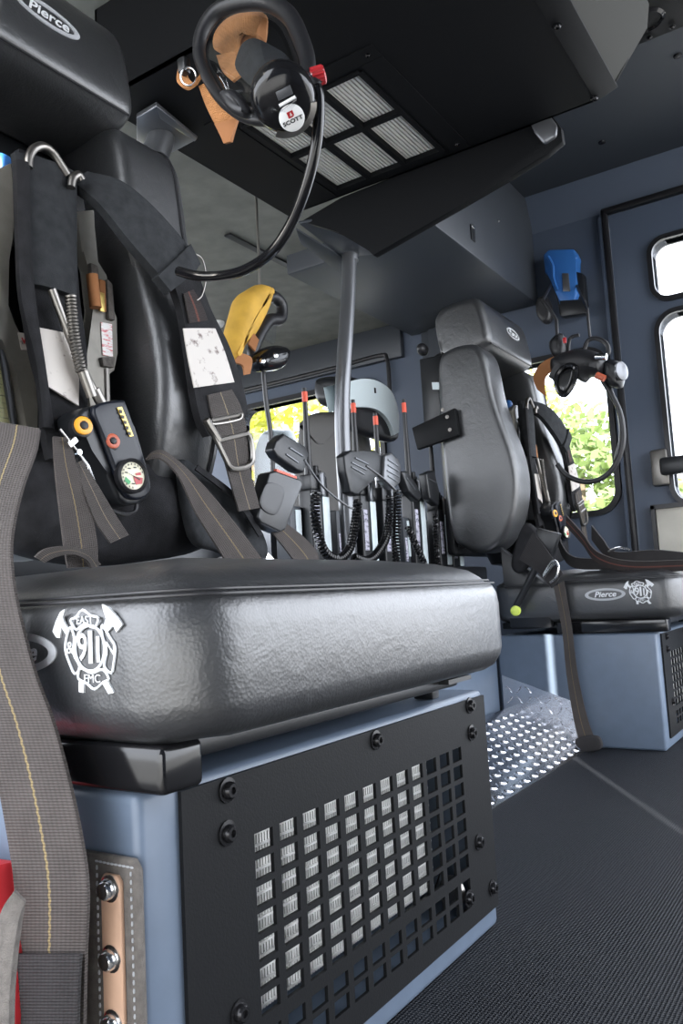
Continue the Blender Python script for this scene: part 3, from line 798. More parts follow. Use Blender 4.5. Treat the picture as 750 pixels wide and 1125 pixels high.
# waist pad
xw = -.965
wp = [(12, 505), (60, 492), (112, 500), (165, 503), (200, 515), (218, 540), (226, 575), (214, 605), (150, 618), (90, 622), (30, 612), (6, 596), (-10, 540)]
MB().pillow(PX(wp, xw), .09, .035, 5, 64, crown=.016).build('waist_pad', 'cloth', pk)
fp = [(196, 508), (225, 522), (262, 552), (286, 586), (290, 612), (268, 616), (236, 606), (208, 590)]
MB().pillow(PX(fp, -.90), .022, .01, 3, 40).build('waist_flap', 'cloth2', pk)
mb = MB().strap([(P(214, 516, 0, -.872), P(217, 511, 0, -.872)), (P(258, 551, 0, -.872), P(262, 546, 0, -.872)), (P(284, 590, 0, -.872), P(289, 588, 0, -.872))], .003)
mb.build('flap_binding', 'cloth', pk)

# shoulder strap on the left (near centre): wide padded sleeve, narrow lower part
x1_ = -.925
MB().strap([(P(14, 168, 0, x1_), P(80, 190, 0, x1_)), (P(17, 200, 0, x1_), P(82, 207, 0, x1_)), (P(20, 260, 0, x1_), P(82, 270, 0, x1_)), (P(27, 312, 0, x1_), P(82, 328, 0, x1_))], .010, bulge=.008).build('strap_sleeve', 'cloth2', pk)
MB().strap([(P(18, 165, 0, x1_-.012), P(86, 196, 0, x1_-.012)), (P(17, 205, 0, x1_-.012), P(80, 215, 0, x1_-.012)), (P(22, 310, 0, x1_-.012), P(84, 320, 0, x1_-.012)), (P(32, 380, 0, x1_-.006), P(92, 385, 0, x1_-.006)), (P(44, 430, 0, x1_), P(93, 455, 0, x1_)), (P(46, 470, 0, x1_+.005), P(86, 480, 0, x1_+.005)), (P(52, 505, 0, x1_+.01), P(84, 505, 0, x1_+.01))], .012, bulge=.004).build('shoulder_strap', 'cloth', pk)
MB().strap([(P(16, 176, 0, x1_+.012), P(31, 181, 0, x1_+.012)), (P(18, 260, 0, x1_+.012), P(32, 265, 0, x1_+.012)), (P(22, 330, 0, x1_+.012), P(38, 335, 0, x1_+.012)), (P(38, 400, 0, x1_+.012), P(48, 402, 0, x1_+.012)), (P(46, 470, 0, x1_+.016), P(58, 472, 0, x1_+.016))], .008, bulge=.003).build('strap_edging', 'cloth', pk)
MB().strap([(P(42, 360, 0, x1_+.012), P(80, 368, 0, x1_+.012)), (P(47, 400, 0, x1_+.014), P(86, 405, 0, x1_+.014)), (P(51, 424, 0, x1_+.016), P(86, 446, 0, x1_+.016))], .002, bulge=.001).build('name_patch', 'label', pk)
# right shoulder strap over the bolster
x2_ = -.872
sp_ = [((84, 208, -.93), (100, 196, -.95)), ((108, 228, -.90), (132, 203, -.90)), ((140, 268, -.875), (168, 232, -.875)), ((168, 300, -.868), (205, 275, -.868)), ((186, 320, -.865), (214, 296, -.865))]
MB().strap([(P(*a[:2], 0, a[2]), P(*b[:2], 0, b[2])) for a, b in sp_], .016, bulge=.007).build('shoulder_strap', 'cloth2', pk)
MB().strap([(P(170, 305, 0, -.858), P(206, 270, 0, -.858)), (P(184, 322, 0, -.855), P(217, 292, 0, -.855))], .016, bulge=.003).build('strap_cuff', 'cloth2', pk)
sp2 = [((186, 310), (214, 300)), ((196, 340), (228, 340)), ((204, 385), (248, 380)), ((210, 430), (262, 420)), ((217, 462), (268, 450)), ((226, 480), (262, 465))]
MB().strap([(P(*a, 0, x2_), P(*b, 0, x2_)) for a, b in sp2], .014, bulge=.005).build('strap_pad', 'cloth', pk)
MB().strap([(P(201, 361, 0, x2_+.013), P(236, 361, 0, x2_+.013)), (P(206, 392, 0, x2_+.014), P(247, 388, 0, x2_+.014)), (P(213, 426, 0, x2_+.013), P(257, 420, 0, x2_+.013))], .002, bulge=.0015).build('name_patch', 'label', pk)
MB().strap([(P(201, 323, 0, x2_+.011), P(212, 318, 0, x2_+.011)), (P(205, 340, 0, x2_+.012), P(222, 336, 0, x2_+.012)), (P(208, 355, 0, x2_+.013), P(228, 352, 0, x2_+.013))], .002).build('upper_webbing', 'webred', pk)
MB().strap([(P(228, 434, 0, x2_+.013), P(254, 428, 0, x2_+.013)), (P(232, 455, 0, x2_+.013), P(264, 447, 0, x2_+.013)), (P(240, 480, 0, x2_+.018), P(270, 470, 0, x2_+.018)), (P(250, 520, 0, x2_+.014), P(274, 515, 0, x2_+.014)), (P(262, 562, 0, x2_+.01), P(285, 558, 0, x2_+.01))], .003).build('adjuster_webbing', 'web2', pk)
bk = MB(); xb_ = x2_+.022
loop = [(227, 460), (238, 478), (248, 500), (254, 513), (264, 515), (275, 512), (278, 502), (276, 480), (270, 476), (240, 485)]
bk.tube(spline(PX([(226, 461), (236, 480), (247, 503), (253, 513), (262, 515), (274, 511), (278, 502), (276, 484), (271, 474)], xb_), 4), .0042, 8)
bk.tube(PX([(240, 484), (273, 476)], xb_), .0036, 8); bk.tube(PX([(232, 462), (266, 455)], xb_-.004), .003, 8); bk.tube(PX([(226, 461), (240, 484)], xb_), .0065, 8)
bk.tube(spline(PX([(231, 462), (236, 466), (262, 461), (266, 455)], xb_), 4), .002, 6)
bk.build('slide_buckle', 'steel', pk)
# webbing of the waist belt
MB().strap([(P(58, 480, 0, -.858), P(77, 482, 0, -.858)), (P(60, 515, 0, -.838), P(84, 512, 0, -.838)), (P(65, 560, 0, -.828), P(98, 552, 0, -.828)), (P(70, 600, 0, -.826), P(106, 595, 0, -.826)), (P(74, 624, 0, -.83), P(107, 622, 0, -.83))], .003).build('waist_webbing', 'web', pk)
MB().strap([(P(82, 510, 0, -.842), P(90, 506, 0, -.842)), (P(92, 540, 0, -.828), P(108, 535, 0, -.828)), (P(104, 572, 0, -.824), P(126, 565, 0, -.824)), (P(121, 597, 0, -.822), P(141, 588, 0, -.822))], .003).build('waist_webbing', 'web2', pk)
MB().strap([(P(38, 612, 0, -.82), P(48, 618, 0, -.82)), (P(50, 603, 0, -.815), P(60, 612, 0, -.815)), (P(75, 600, 0, -.81), P(78, 609, 0, -.81)), (P(98, 607, 0, -.815), P(94, 615, 0, -.815)), (P(110, 620, 0, -.82), P(100, 625, 0, -.82))], .004).build('webbing_loop', 'web2', pk)
MB().strap([(P(160, 505, 0, -.852), P(166, 498, 0, -.856)), (P(176, 504, 0, -.835), P(180, 496, 0, -.845)), (P(196, 524, 0, -.825), P(206, 516, 0, -.83)), (P(214, 562, 0, -.825), P(236, 548, 0, -.825)), (P(240, 604, 0, -.82), P(268, 588, 0, -.82)), (P(256, 630, 0, -.825), P(296, 626, 0, -.825))], .003).build('waist_webbing', 'web', pk)
MB().box(P(297, 618, 0, -.83), (.004, .03, .02), Matrix.Rotation(-.6, 3, 'X'), .002).build('buckle_tongue', 'chrome', pk)
# hoses
def braid(mb, path, r, n=8, pitch=.004):
    mb.tube(path, r*.9, n)
    return mb
def coil(path, R, r, pitch, n=6, step=10, sub=24):
    path = [V(p) for p in path]; out = []; ph = 0.
    T0 = (path[1]-path[0]).normalized(); nx = T0.orthogonal().normalized(); L = 0
    dense = []
    for i in range(len(path)-1):
        k = max(1, int((path[i+1]-path[i]).length/(pitch/step)))
        for j in range(k): dense.append(path[i].lerp(path[i+1], j/k))
    for i in range(len(dense)-1):
        T = (dense[i+1]-dense[i]).normalized(); nx = (nx-T*nx.dot(T)).normalized(); ny = T.cross(nx)
        ph += 2*pi*(dense[i+1]-dense[i]).length/pitch
        out.append(dense[i]+(nx*math.cos(ph)+ny*math.sin(ph))*R)
    return MB().tube(out, r, n)
xh = -.90
MB().tube(spline(PX([(31, 184), (32, 172), (38, 163), (48, 161), (58, 168), (68, 183), (74, 192)], -.912), 6), .0062, 10).build('braided_hose', 'steel', pk)
MB().tube(spline(PX([(78, 206), (80, 196), (86, 192), (90, 198)], -.905), 6), .006, 10).build('braided_hose', 'steel', pk)
MB().tube(spline(PX([(57, 318), (66, 342), (80, 378), (92, 408), (104, 432), (108, 440)], -.90), 6), .0062, 10).build('braided_hose', 'steel', pk)
coil(spline(PX([(77, 324), (80, 360), (84, 385), (90, 410)], -.893), 8), .0062, .0024, .0048).build('armoured_hose', 'steel', pk)
MB().tube(PX([(91, 408), (101, 436)], -.893), .0078, 12).tube(PX([(104, 428), (112, 444)], -.90), .008, 12).tube(PX([(117, 405), (118, 445)], -.91), .004, 8).build('hose_fitting', 'steel', pk)
# gauge console
gx = -.865
gf = [(84, 456), (92, 448), (130, 438), (138, 442), (148, 470), (160, 510), (166, 535), (163, 547), (152, 554), (140, 555), (130, 548), (118, 520), (104, 492), (88, 474)]
M['navy'] = mat('navy_black_plastic', (.008, .010, .016), .32, bump=(300, .05, .001), spec=.35)
gc = MB().prism(PX(gf, gx), (-.045, 0, 0), .006, 3).build('gauge_console', 'satin', pk)
MB().pillow(PX([(100, 448), (130, 440), (137, 446), (150, 485), (162, 525), (162, 542), (152, 549), (140, 548), (132, 538), (122, 512), (110, 480)], gx+.003), .012, .004, 3, 44).build('face_plate', 'navy', gc)
gn = (EYE - P(143, 525, 0, gx)); gn.z = .05; gn = (gn.normalized()+V((1.2, 0, 0))).normalized()
cg = P(145, 523, 0, gx+.016)
gup = V((0, .35, 1)); 
rim = MB().lathe([(.021, -.012), (.0245, -.006), (.0245, .004), (.022, .006), (.0195, .004), (.019, -.002)], cg, (1, -.15, 0), 32)
rim.build('gauge_rim', 'rubber', gc)
dl = MB().lathe([(.0195, 0), (.0195, .0015), (.0005, .0015)], cg, (1, -.15, 0), 32).build('gauge_dial', 'cream', gc)
gF = Fr(cg+V((.0022, 0, 0)), (.15, 1, 0), (0, 0, 1))
mb = MB(); mb.prism([gF(0, 0, 0), gF(.004, -.012, 0), gF(.014, -.010, 0), gF(.0155, -.002, 0)], gF.w*.0003); mb.prism([gF(.004, .004, 0), gF(.012, .006, 0), gF(.013, .002, 0), gF(.005, .001, 0)], gF.w*.0003); mb.build('red_sector', 'red', gc)
mb = MB(); mb.prism([gF(-.012, -.002, 0), gF(-.004, -.008, 0), gF(-.007, -.013, 0), gF(-.014, -.008, 0)], gF.w*.0003); mb.build('green_sector', 'green', gc)
mb = MB(); mb.prism([gF(-.010, .004, .0006), gF(.011, -.0055, .0006), gF(.0115, -.0038, .0006)], gF.w*.0003)
for k in range(14):
    a = .4+pi*1.35*k/13; mb.box(gF(.0165*math.cos(a), .0165*math.sin(a), .0004), (.0004, .0012, .0026), Matrix.Rotation(0, 3, 'X'))
for k, (u_, v_) in enumerate(((-.006, .010), (.003, .012), (-.011, .004), (0, -.011))): mb.box(gF(u_, v_, .0003), (.0003, .005, .0016))
mb.build('dial_marks', 'ink', gc)
for (px, py, mt, r, nm) in ((91, 468, 'amber', .0125, 'amber_button'), (123, 485, 'rust', .0105, 'red_button')):
    q = P(px, py, 0, gx+.008); 
    b_ = MB().lathe([(r*1.2, -.012), (r*1.2, -.001), (r*1.08, .0)], q, (1, -.25, .1), 24).build('button_collar', 'rubber', gc)
    MB().lathe([(r, -.001), (r, .003), (r*.85, .004), (r*.5, .004), (r*.45, .002)], q, (1, -.25, .1), 24).build(nm, mt, gc)
    MB().lathe([(r*.42, .0), (r*.42, .005), (r*.3, .0055)], q, (1, -.25, .1), 16).build('button_centre', 'ink', gc)
mb = MB().prism(PX([(128, 448), (133, 447), (146, 479), (142, 480)], gx+.0095), (.0015, 0, 0)); mb.build('warning_strip', 'brass', gc)
mb = MB()
for k in range(5): mb.box(P(132.5+2.4*k, 452+6*k, 0, gx+.0115), (.001, .005, .0045))
mb.build('strip_marks', 'ink', gc)
MB().tube(spline(PX([(108, 548), (118, 558), (136, 565), (148, 562), (150, 554)], gx-.02), 5), .003, 8).build('lanyard', 'rubber', gc)
# white clip
mb = MB().tube(PX([(66, 471), (84, 494), (97, 512), (103, 527), (101, 534), (97, 530), (95, 512)], -.845), .0018, 8).box(P(79, 486, 0, -.845), (.006, .016, .008), Matrix.Rotation(.7, 3, 'X'), .001).lathe([(.004, -.003), (.004, .003)], P(86, 497, 0, -.845), (1, 0, 0), 10)
mb.build('snap_hook', 'chrome', pk)

# ------------------------------------------------------------------ wide belt hanging at the left edge
bel = thing('seat_belt', V((-.6, .42, .05)), 'wide brown grey belt with yellow stitch hanging at the left edge', 'belt')
yb = .425
def bp2(cx_, y, hw, yy=yb, tilt=0): return (P(cx_-hw, y+tilt, 1, yy), P(cx_+hw, y-tilt, 1, yy))
MB().strap([bp2(20, 468, 24, .50, -4), bp2(16, 490, 24, .48, -5), bp2(2, 530, 24, .455, -4), bp2(-10, 575, 26, .44), bp2(-15, 610, 28, .435), bp2(-14, 660, 33, .43), bp2(2, 735, 36), bp2(20, 790, 38), bp2(35, 847, 39), bp2(48, 910, 40), bp2(57, 973, 40), bp2(57, 1050, 38, .428), bp2(55, 1150, 38, .43), bp2(54, 1300, 38, .44)], .003).build('webbing', 'web', bel)
MB().strap([bp2(54, 1048, 35, .4215), bp2(53, 1090, 34, .4215), bp2(52, 1140, 34, .423)], .003).build('sewn_end', 'webplain', bel)
# buckle receptacle on its webbing
rb = thing('belt_buckle', P(315, 560, 0, -.86), 'black belt buckle with red release slot behind the nearest cushion', 'buckle')
xk = -.86
bf = [(303, 517), (331, 527), (333, 533), (314, 582), (308, 585), (287, 575), (283, 568), (296, 519)]
bd = MB().prism(PX(bf, xk), (-.028, 0, 0), .004, 3).build('housing', 'satin', rb)
MB().pillow(PX([(293, 531), (312, 538), (303, 565), (286, 556)], xk+.001), .003, .002, 2, 24).build('raised_pad', 'rubber', bd)
a, b = PX([(304, 518), (326, 526)], xk-.008)
MB().prism([a, b, b+V((-.007, 0, .001)), a+V((-.007, 0, .001))], (0, 0, .0045)).build('release_slot', 'redtip', bd)
MB().strap([(P(296, 582, 0, xk-.015), P(312, 574, 0, xk-.015)), (P(312, 602, 0, xk-.012), P(333, 590, 0, xk-.012)), (P(327, 622, 0, xk-.01), P(348, 608, 0, xk-.01)), (P(332, 634, 0, xk-.01), P(351, 628, 0, xk-.01))], .003).build('webbing', 'web', rb)

# ================================================================== BREATHING MASK at the top
mk = thing('breathing_mask', D(275, 75, 1.1), 'clear lens breathing mask with red knob hanging below the overhead unit', 'mask')
rimp = [(219, 62, 1.14), (222, 36, 1.15), (238, 13, 1.15), (264, 3, 1.14), (294, 3, 1.12), (317, 17, 1.09), (330, 42, 1.06), (338, 70, 1.03), (334, 100, 1.01), (312, 128, 1.01), (276, 131, 1.03), (250, 116, 1.06), (231, 92, 1.11)]
rp = spline([D(*p) for p in rimp], 5, True)
MB().tube(rp, [.0098+.0025*math.sin(2*pi*(i-4)/len(rp)) for i in range(len(rp))], 12, True).build('lens_frame', 'rubber', mk)
inner = [D(*p) for p in [(224, 62, 1.13), (228, 40, 1.14), (243, 19, 1.14), (265, 10, 1.13), (290, 11, 1.11), (309, 23, 1.08), (321, 46, 1.05), (328, 70, 1.03), (324, 95, 1.01), (303, 119, 1.0), (276, 123, 1.03), (253, 111, 1.05), (236, 89, 1.1)]]
cR = D(309, 104, .95)
L0 = spline(inner, 4, True)
def lerp_ring(t, bulge):
    c = sum(L0, V())/len(L0)
    return [p.lerp(cR+(p-c)*.28, t) + (EYE-p).normalized()*bulge for p in L0]
MB().loft([lerp_ring(0, 0), lerp_ring(.2, .018), lerp_ring(.45, .026), lerp_ring(.7, .02), lerp_ring(1, 0)], cap=False).build('lens', 'glass', mk)
nc0 = spline([D(*p) for p in [(259, 76, 1.12), (261, 58, 1.13), (268, 46, 1.13), (280, 42, 1.12), (298, 50, 1.09), (316, 62, 1.05), (324, 84, 1.02), (304, 104, 1.02), (280, 98, 1.06)]], 4, True)
cn = sum(nc0, V())/len(nc0)
MB().loft([nc0, [cR.lerp(p, .75)+(EYE-p).normalized()*.006 for p in nc0], [cR.lerp(p, .45) for p in nc0], [cR.lerp(p, .1) for p in nc0]]).build('nose_cup', 'cloth2', mk)
ax = (D(318, 118, .9)-D(300, 90, 1.0)).normalized()
rg0 = D(311, 107, .955)
ax = ((EYE-rg0).normalized()*.9 + RGT*.10 - UPV*.28).normalized()
reg = MB().lathe([(.030, -.03), (.036, -.022), (.038, -.008), (.038, .004), (.034, .012), (.028, .016), (.001, .017)], rg0, ax, 32).build('regulator', 'gloss', mk)
rF = Fr(rg0+ax*.0165, (RGT-ax*RGT.dot(ax)), ax.cross(RGT-ax*RGT.dot(ax)))
dk = rF(.0075, -.018, .001)
MB().lathe([(.0150, -.003), (.0150, .001), (.014, .0018), (.001, .0018)], dk, ax, 32).build('white_disc', 'white', reg)
rot = .38
def R2(a, b): return (.0075+a*math.cos(rot)-b*math.sin(rot), -.018+a*math.sin(rot)+b*math.cos(rot))
mb = MB(); text(mb, 'SCOTT', rF, .0062, *R2(.0, -.0030), 0, .0003, w=.003, sx=1.25, rot=rot, bold=.0002); mb.build('disc_lettering', 'ink', reg)
mb = MB()
for poly in ([(-.003, 0), (-.0012, 0), (.0012, .007), (-.003, .007)], [(-.0012, 0), (.003, 0), (.003, .0015), (-.0006, .0015)], [(-.001, .0055), (.0045, .0055), (.0045, .007), (-.001, .007)], [(.0015, .0055), (.003, 0), (.0045, .0015), (.0045, .0055)]):
    mb.prism([rF(*R2(a-.0005, b+.0012), .003) for a, b in poly], ax*.0003)
mb.build('disc_mark', 'red', reg)
mb = MB().prism([rF(*p, 0) for p in ((-.010, .010), (.007, .017), (.010, .008), (-.007, .001))], ax*.003, .0006); mb.build('sensor_window', 'gun', reg)
mb = MB().tube([rF(-.0065, -.004, .003), rF(.0125, .005, .003)], .0018, 8); mb.build('white_bar', 'white', reg)
mb = MB(); arc = [(math.cos(a), math.sin(a)) for a in [-1.9+.16*k for k in range(13)]]
mb.strap([(rF(.030*a, .030*b-.004, -.002), rF(.0375*a, .0375*b-.004, -.006)) for a, b in arc], .002); mb.build('reflective_band', 'steel', reg)
# red knob on chrome stem
kn0, kn1 = D(334, 88, .985), D(353, 82, .985)
ka = (kn1-kn0).normalized()
MB().lathe([(.009, 0), (.0095, .006), (.007, .008), (.007, .014)], kn0-ka*.004, ka, 16).build('knob_stem', 'chrome', mk)
mb = MB(); rings = []
for r, h in ((.007, .009), (.0105, .010), (.0105, .024), (.0085, .026), (.001, .026)):
    a_ = ka.orthogonal().normalized(); b_ = ka.cross(a_)
    rings.append([kn0+ka*h+(a_*math.cos(2*pi*k/32)+b_*math.sin(2*pi*k/32))*r*(1+(.06 if k % 2 else -.04)) for k in range(32)])
mb.loft(rings); mb.build('red_knob', 'red', mk)
# head net and straps
MB().pillow([D(*p) for p in [(234, 52, 1.2), (237, 36, 1.21), (250, 22, 1.21), (268, 15, 1.2), (284, 14, 1.2), (294, 20, 1.19), (292, 46, 1.18), (284, 45, 1.18), (278, 36, 1.19), (266, 40, 1.19), (262, 60, 1.18), (252, 72, 1.18), (244, 60, 1.19)]], .012, .006, 2, 52).build('head_net', 'orange', mk)
MB().strap([(D(197, 72, 1.17), D(202, 66, 1.17)), (D(195, 90, 1.16), D(206, 84, 1.15)), (D(205, 98, 1.14), D(215, 92, 1.13)), (D(216, 92, 1.12), D(222, 80, 1.12))], .004).build('head_strap', 'orange', mk)
MB().strap([(D(219, 95, 1.13), D(232, 88, 1.12)), (D(226, 115, 1.13), D(243, 106, 1.12)), (D(234, 132, 1.13), D(252, 122, 1.12)), (D(240, 142, 1.13), D(258, 132, 1.12))], .004).build('head_strap', 'orange', mk)
MB().strap([(D(236, 137, 1.12), D(262, 130, 1.11)), (D(242, 148, 1.12), D(257, 146, 1.11)), (D(247, 158, 1.12), D(254, 156, 1.11))], .005).build('strap_end', 'brown', mk)
MB().strap([(D(286, 18, 1.17), D(294, 22, 1.16)), (D(282, 38, 1.15), D(292, 48, 1.14))], .004).build('head_strap', 'brown', mk)
MB().strap([(D(238, 62, 1.16), D(258, 58, 1.15)), (D(244, 78, 1.14), D(262, 72, 1.13)), (D(256, 90, 1.12), D(266, 82, 1.11))], .004).build('head_strap', 'orange', mk)
q = D(207, 84, 1.12)
MB().tube([q+RGT*.0105*math.cos(t)+UPV*.0125*math.sin(t) for t in [2*pi*k/20 for k in range(20)]], .0014, 6, True).build('ring', 'chrome', mk)
MB().box(D(202, 73, 1.14), (.014, .014, .022), None, .003).build('strap_buckle', 'satin', mk)
MB().pillow([D(*p) for p in [(243, 104, 1.0), (256, 99, .99), (268, 108, .98), (276, 124, .98), (268, 130, .98), (252, 122, .99)]], .018, .008, 3, 30).build('side_clip', 'rubber', mk)
# air hose sweeping down to the shoulder strap
hp_ = [(341, 88, .985), (349, 100, .985), (350, 130, .99), (346, 165, 1.0), (336, 205, 1.02), (320, 245, 1.05), (298, 277, 1.08), (270, 296, 1.12), (243, 303, 1.15), (216, 303, 1.17), (196, 298, 1.19)]
hp3 = spline([D(*p) for p in hp_], 8)
MB().tube(hp3, .0072, 12).build('air_hose', 'gloss', mk)
MB().tube(hp3[:7], .0095, 12).build('hose_collar', 'rubber', mk)
# hanging strap up to the overhead unit
a = D(268, 0, 1.15); MB().strap([(a-RGT*.012, a+RGT*.012), (V((a.x, a.y+.05, 1.40))-RGT*.012, V((a.x, a.y+.05, 1.40))+RGT*.012), (V((a.x-.01, 1.075, 1.497))-RGT*.012, V((a.x-.01, 1.075, 1.497))+RGT*.012)], .003).build('hanging_strap', 'webplain', mk)
MB().tube(spline(PX([(212, 278), (222, 285), (226, 305), (222, 324), (216, 330)], -.86), 5), .0012, 6).build('wire_loop', 'steel', pk)

# ================================================================== FAR SEAT
DS = V((-.041, 1.995, 0))
fseat = copy_tree(seat, DS, 'far black vinyl crew seat beside the rear window and door')
fbase = copy_tree(base, DS+V((0, 0, 0)), 'slate blue seat base under the far seat, seen from its plain side')
skipl = ('waist_webbing', 'webbing_loop', 'buckle_tongue', 'waist_flap', 'flap_binding', 'wire_loop', 'snap_hook')
fpk = copy_tree(pk, DS+V((.0, 0, 0)), 'breathing air pack strapped into the far seat back', None, skipl)
# side shield and small plates on the far seat
sh_ = thing('seat_hinge_cover', (-1.0, 2.44, .34), 'black hinge cover plate beside the far seat cushion', 'cover')
MB().prism(PY([(548, 600), (598, 640), (606, 690), (560, 690), (553, 640)], 2.452), (0, .03, 0), .006).build('shield', 'satin', sh_)
y_ = 2.41
bs = thing('belt_stalk', P(570, 670, 1, y_), 'black belt stalk with lime yellow button beside the far cushion', 'belt stalk')
MB().tube(PY([(566, 668), (578, 645), (594, 612)], y_), .011, 12).build('stalk', 'satin', bs)
MB().lathe([(.0155, -.01), (.016, 0), (.013, .006), (.001, .008)], P(566, 671, 1, y_-.01), (.2, -1, 0), 20).build('button', 'lime', bs)
fb = thing('far_seat_belt', P(635, 810, 1, 2.43), 'dark belt hanging from the far seat to the floor mat', 'belt')
fb.name = 'seat_belt.001'; ROOTLOC[fb.name] = V(fb.location)
MB().strap([(P(566, 612, 1, 2.40), P(582, 580, 1, 2.40)), (P(590, 628, 1, 2.39), P(602, 606, 1, 2.39)), (P(606, 646, 1, 2.39), P(618, 630, 1, 2.39))], .006).build('upper_webbing', 'webplain', fb)
MB().strap([(P(608, 645, 1, 2.405), P(619, 638, 1, 2.405)), (P(617, 690, 1, 2.42), P(628, 690, 1, 2.42)), (P(622, 740, 1, 2.43), P(634, 738, 1, 2.43)), (P(630, 790, 1, 2.43), P(644, 785, 1, 2.43)), (P(636, 815, 1, 2.42), P(653, 812, 1, 2.42))], .003).build('webbing', 'web', fb)
MB().pillow(PY([(632, 812), (656, 808), (661, 822), (640, 826)], 2.41), .014, .005, 3, 28).build('sewn_end', 'webplain', fb)
mb = MB().tube(spline(PY([(597, 632), (607, 616), (613, 622), (611, 634), (604, 640)], 2.375), 4), .004, 8).tube(PY([(597, 634), (609, 618)], 2.37), .0045, 8); mb.build('ring_buckle', 'chrome', fb)
MB().pillow(PY([(576, 576), (592, 586), (588, 612), (572, 630), (562, 618)], 2.41), .03, .01, 3, 30).build('guide_pad', 'cloth', fb)
MB().prism(PY([(590, 580), (614, 586), (604, 614), (586, 604)], 2.40), (0, .03, 0), .004).build('receptacle', 'satin', fb)
# belts lying over the far cushion
lb = thing('seat_belt', P(700, 620, 1, 2.55), 'dark belts piled across the top of the far cushion', 'belt')
lb.name = 'lap_belt'; ROOTLOC[lb.name] = V(lb.location)
for k, (pts, mt, hw) in enumerate((([(622, 572), (640, 592), (656, 612), (690, 622), (752, 621)], 'webred', 6), ([(612, 585), (618, 605), (632, 618), (672, 620), (720, 625)], 'webplain', 6), ([(650, 585), (662, 600), (676, 614), (720, 612), (760, 616)], 'webplain', 8))):
    yy = 2.50+.04*k
    MB().strap([(P(x, y-hw, 1, yy), P(x, y+hw, 1, yy+.01)) for x, y in pts], .006).build('webbing', mt, lb)
MB().tube(spline(PY([(668, 606), (680, 602), (692, 604)], 2.52), 5), .004, 8).build('slide_bar', 'chrome', lb)
# upright bracket behind the far bolster
ub = thing('seat_support_frame', (-1.2, 2.5, .5), 'black drilled steel support frame standing behind the far seat back', 'frame')
MB().prism(PY([(484, 386), (498, 396), (512, 500), (521, 602), (503, 602), (496, 490)], 2.46), (0, .02, 0), .003).build('upright', 'powder', ub)
MB().prism(PY([(452, 470), (499, 448), (503, 478), (458, 494)], 2.42), (0, .02, 0), .003).build('cross_bar', 'powder', ub)
MB().prism(PY([(460, 394), (484, 390), (489, 472), (466, 478)], 2.48), (0, .04, 0), .006).build('rear_upright', 'satin', ub)
MB().ell(P(464, 384, 1, 2.5), (.018, .03, .022), None, 14, 8).build('knob', 'rubber', ub)
for px, py in ((491, 458), (494, 472), (515, 580), (518, 596), (486, 450)): screw(ub, P(px, py, 1, 2.415 if px < 500 else 2.455), (0, -1, 0), .0042, 'steel')
for px, py, w, h in ((478, 424, 4, 8), (490, 484, 5, 6), (497, 518, 3, 14), (505, 555, 4, 9)):  # pale colour painted in for light showing through the frame's holes
    MB().prism(PY([(px-w, py-h/2), (px+w, py-h/2), (px+w+1, py+h/2), (px-w+1, py+h/2)], 2.458), (0, .003, 0)).build('painted_light_slot', 'pale', ub)

# ================================================================== RADIOS
rk = thing('charger_console', (-1.25, 2.2, .5), 'black charger console behind the seats holding the row of radios', 'console')
MB().box2((-1.40, 1.68, .50), (-1.12, 2.62, .56), .01).build('base', 'satin', rk)
MB().box2((-1.40, 1.70, .56), (-1.33, 2.42, .74), .006).build('back_plate', 'gun', rk)
def radio_at(base_px, top_y, label, xr=-1.24):
    q = P(base_px, 612, 0, xr); return V((xr, q.y, .56))
def antenna(mb, p, h): mb.tube([p, p+V((0, 0, h*.25)), p+V((0, 0, h))], [.0115, .0095, .0060], 10)
def make_radio(loc, label):
    r = thing('portable_radio', loc, label, 'radio', 'radios in the charger row')
    x, y, z = loc
    b = MB().box2((x-.022, y-.042, z), (x+.022, y+.042, z+.165), .006, 3).box2((x-.020, y-.038, z+.163), (x+.020, y+.038, z+.195), .004).build('body', 'satin', r)
    MB().box2((x+.0215, y-.034, z+.04), (x+.0245, y-.012, z+.13), .001).build('battery_label', 'plabel', b)
    MB().box2((x+.0215, y+.004, z+.01), (x+.0255, y+.036, z+.150), .002).build('bright_plate', 'pale', b)
    MB().box2((x+.02, y-.006, z+.15), (x+.034, y+.012, z+.20), .004).build('belt_clip', 'gun', b)
    MB().lathe([(.009, 0), (.009, .02), (.007, .022)], (x, y+.012, z+.195), (0, 0, 1), 12).lathe([(.007, 0), (.007, .015)], (x, y+.028, z+.193), (0, 0, 1), 10).build('knob', 'rubber', r)
    a = MB(); antenna(a, V((x, y-.018, z+.19)), .19); an = a.build('antenna', 'rubber', r)
    MB().tube([(x, y-.018, z+.35), (x, y-.018, z+.372)], .0078, 10).build('red_band', 'redtip', an)
    return r
spots = [(348, 1.0, 'portable radio at the left end of the charger row'), (404, 1.0, 'portable radio right beside the grab pole'), (424, .93, 'portable radio behind the ribbed speaker microphone'), (458, .93, 'portable radio in the charger row under the tallest bare antenna'), (480, .8, 'portable radio second from the right end of the charger row'), (500, .8, 'portable radio at the right end of the charger row')]
xr_ = -1.24
first = None
anc = [(339, 428), (396, 440), (416, 455), (452, 440), (475, 478), (492, 520)]
for i, (px, s_, lab) in enumerate(spots):
    q = P(anc[i][0], 520, 0, xr_)
    loc = V((xr_-.012*(i % 2), q.y+.018, .56))
    if first is None: first = make_radio(loc, lab); o = first
    else:
        o = copy_tree(first, loc-V(first.location), lab, 'radios in the charger row')
    topz = P(anc[i][0], anc[i][1], 0, xr_).z
    o.scale = (1, 1, max(.7, (topz-.56)/.38))
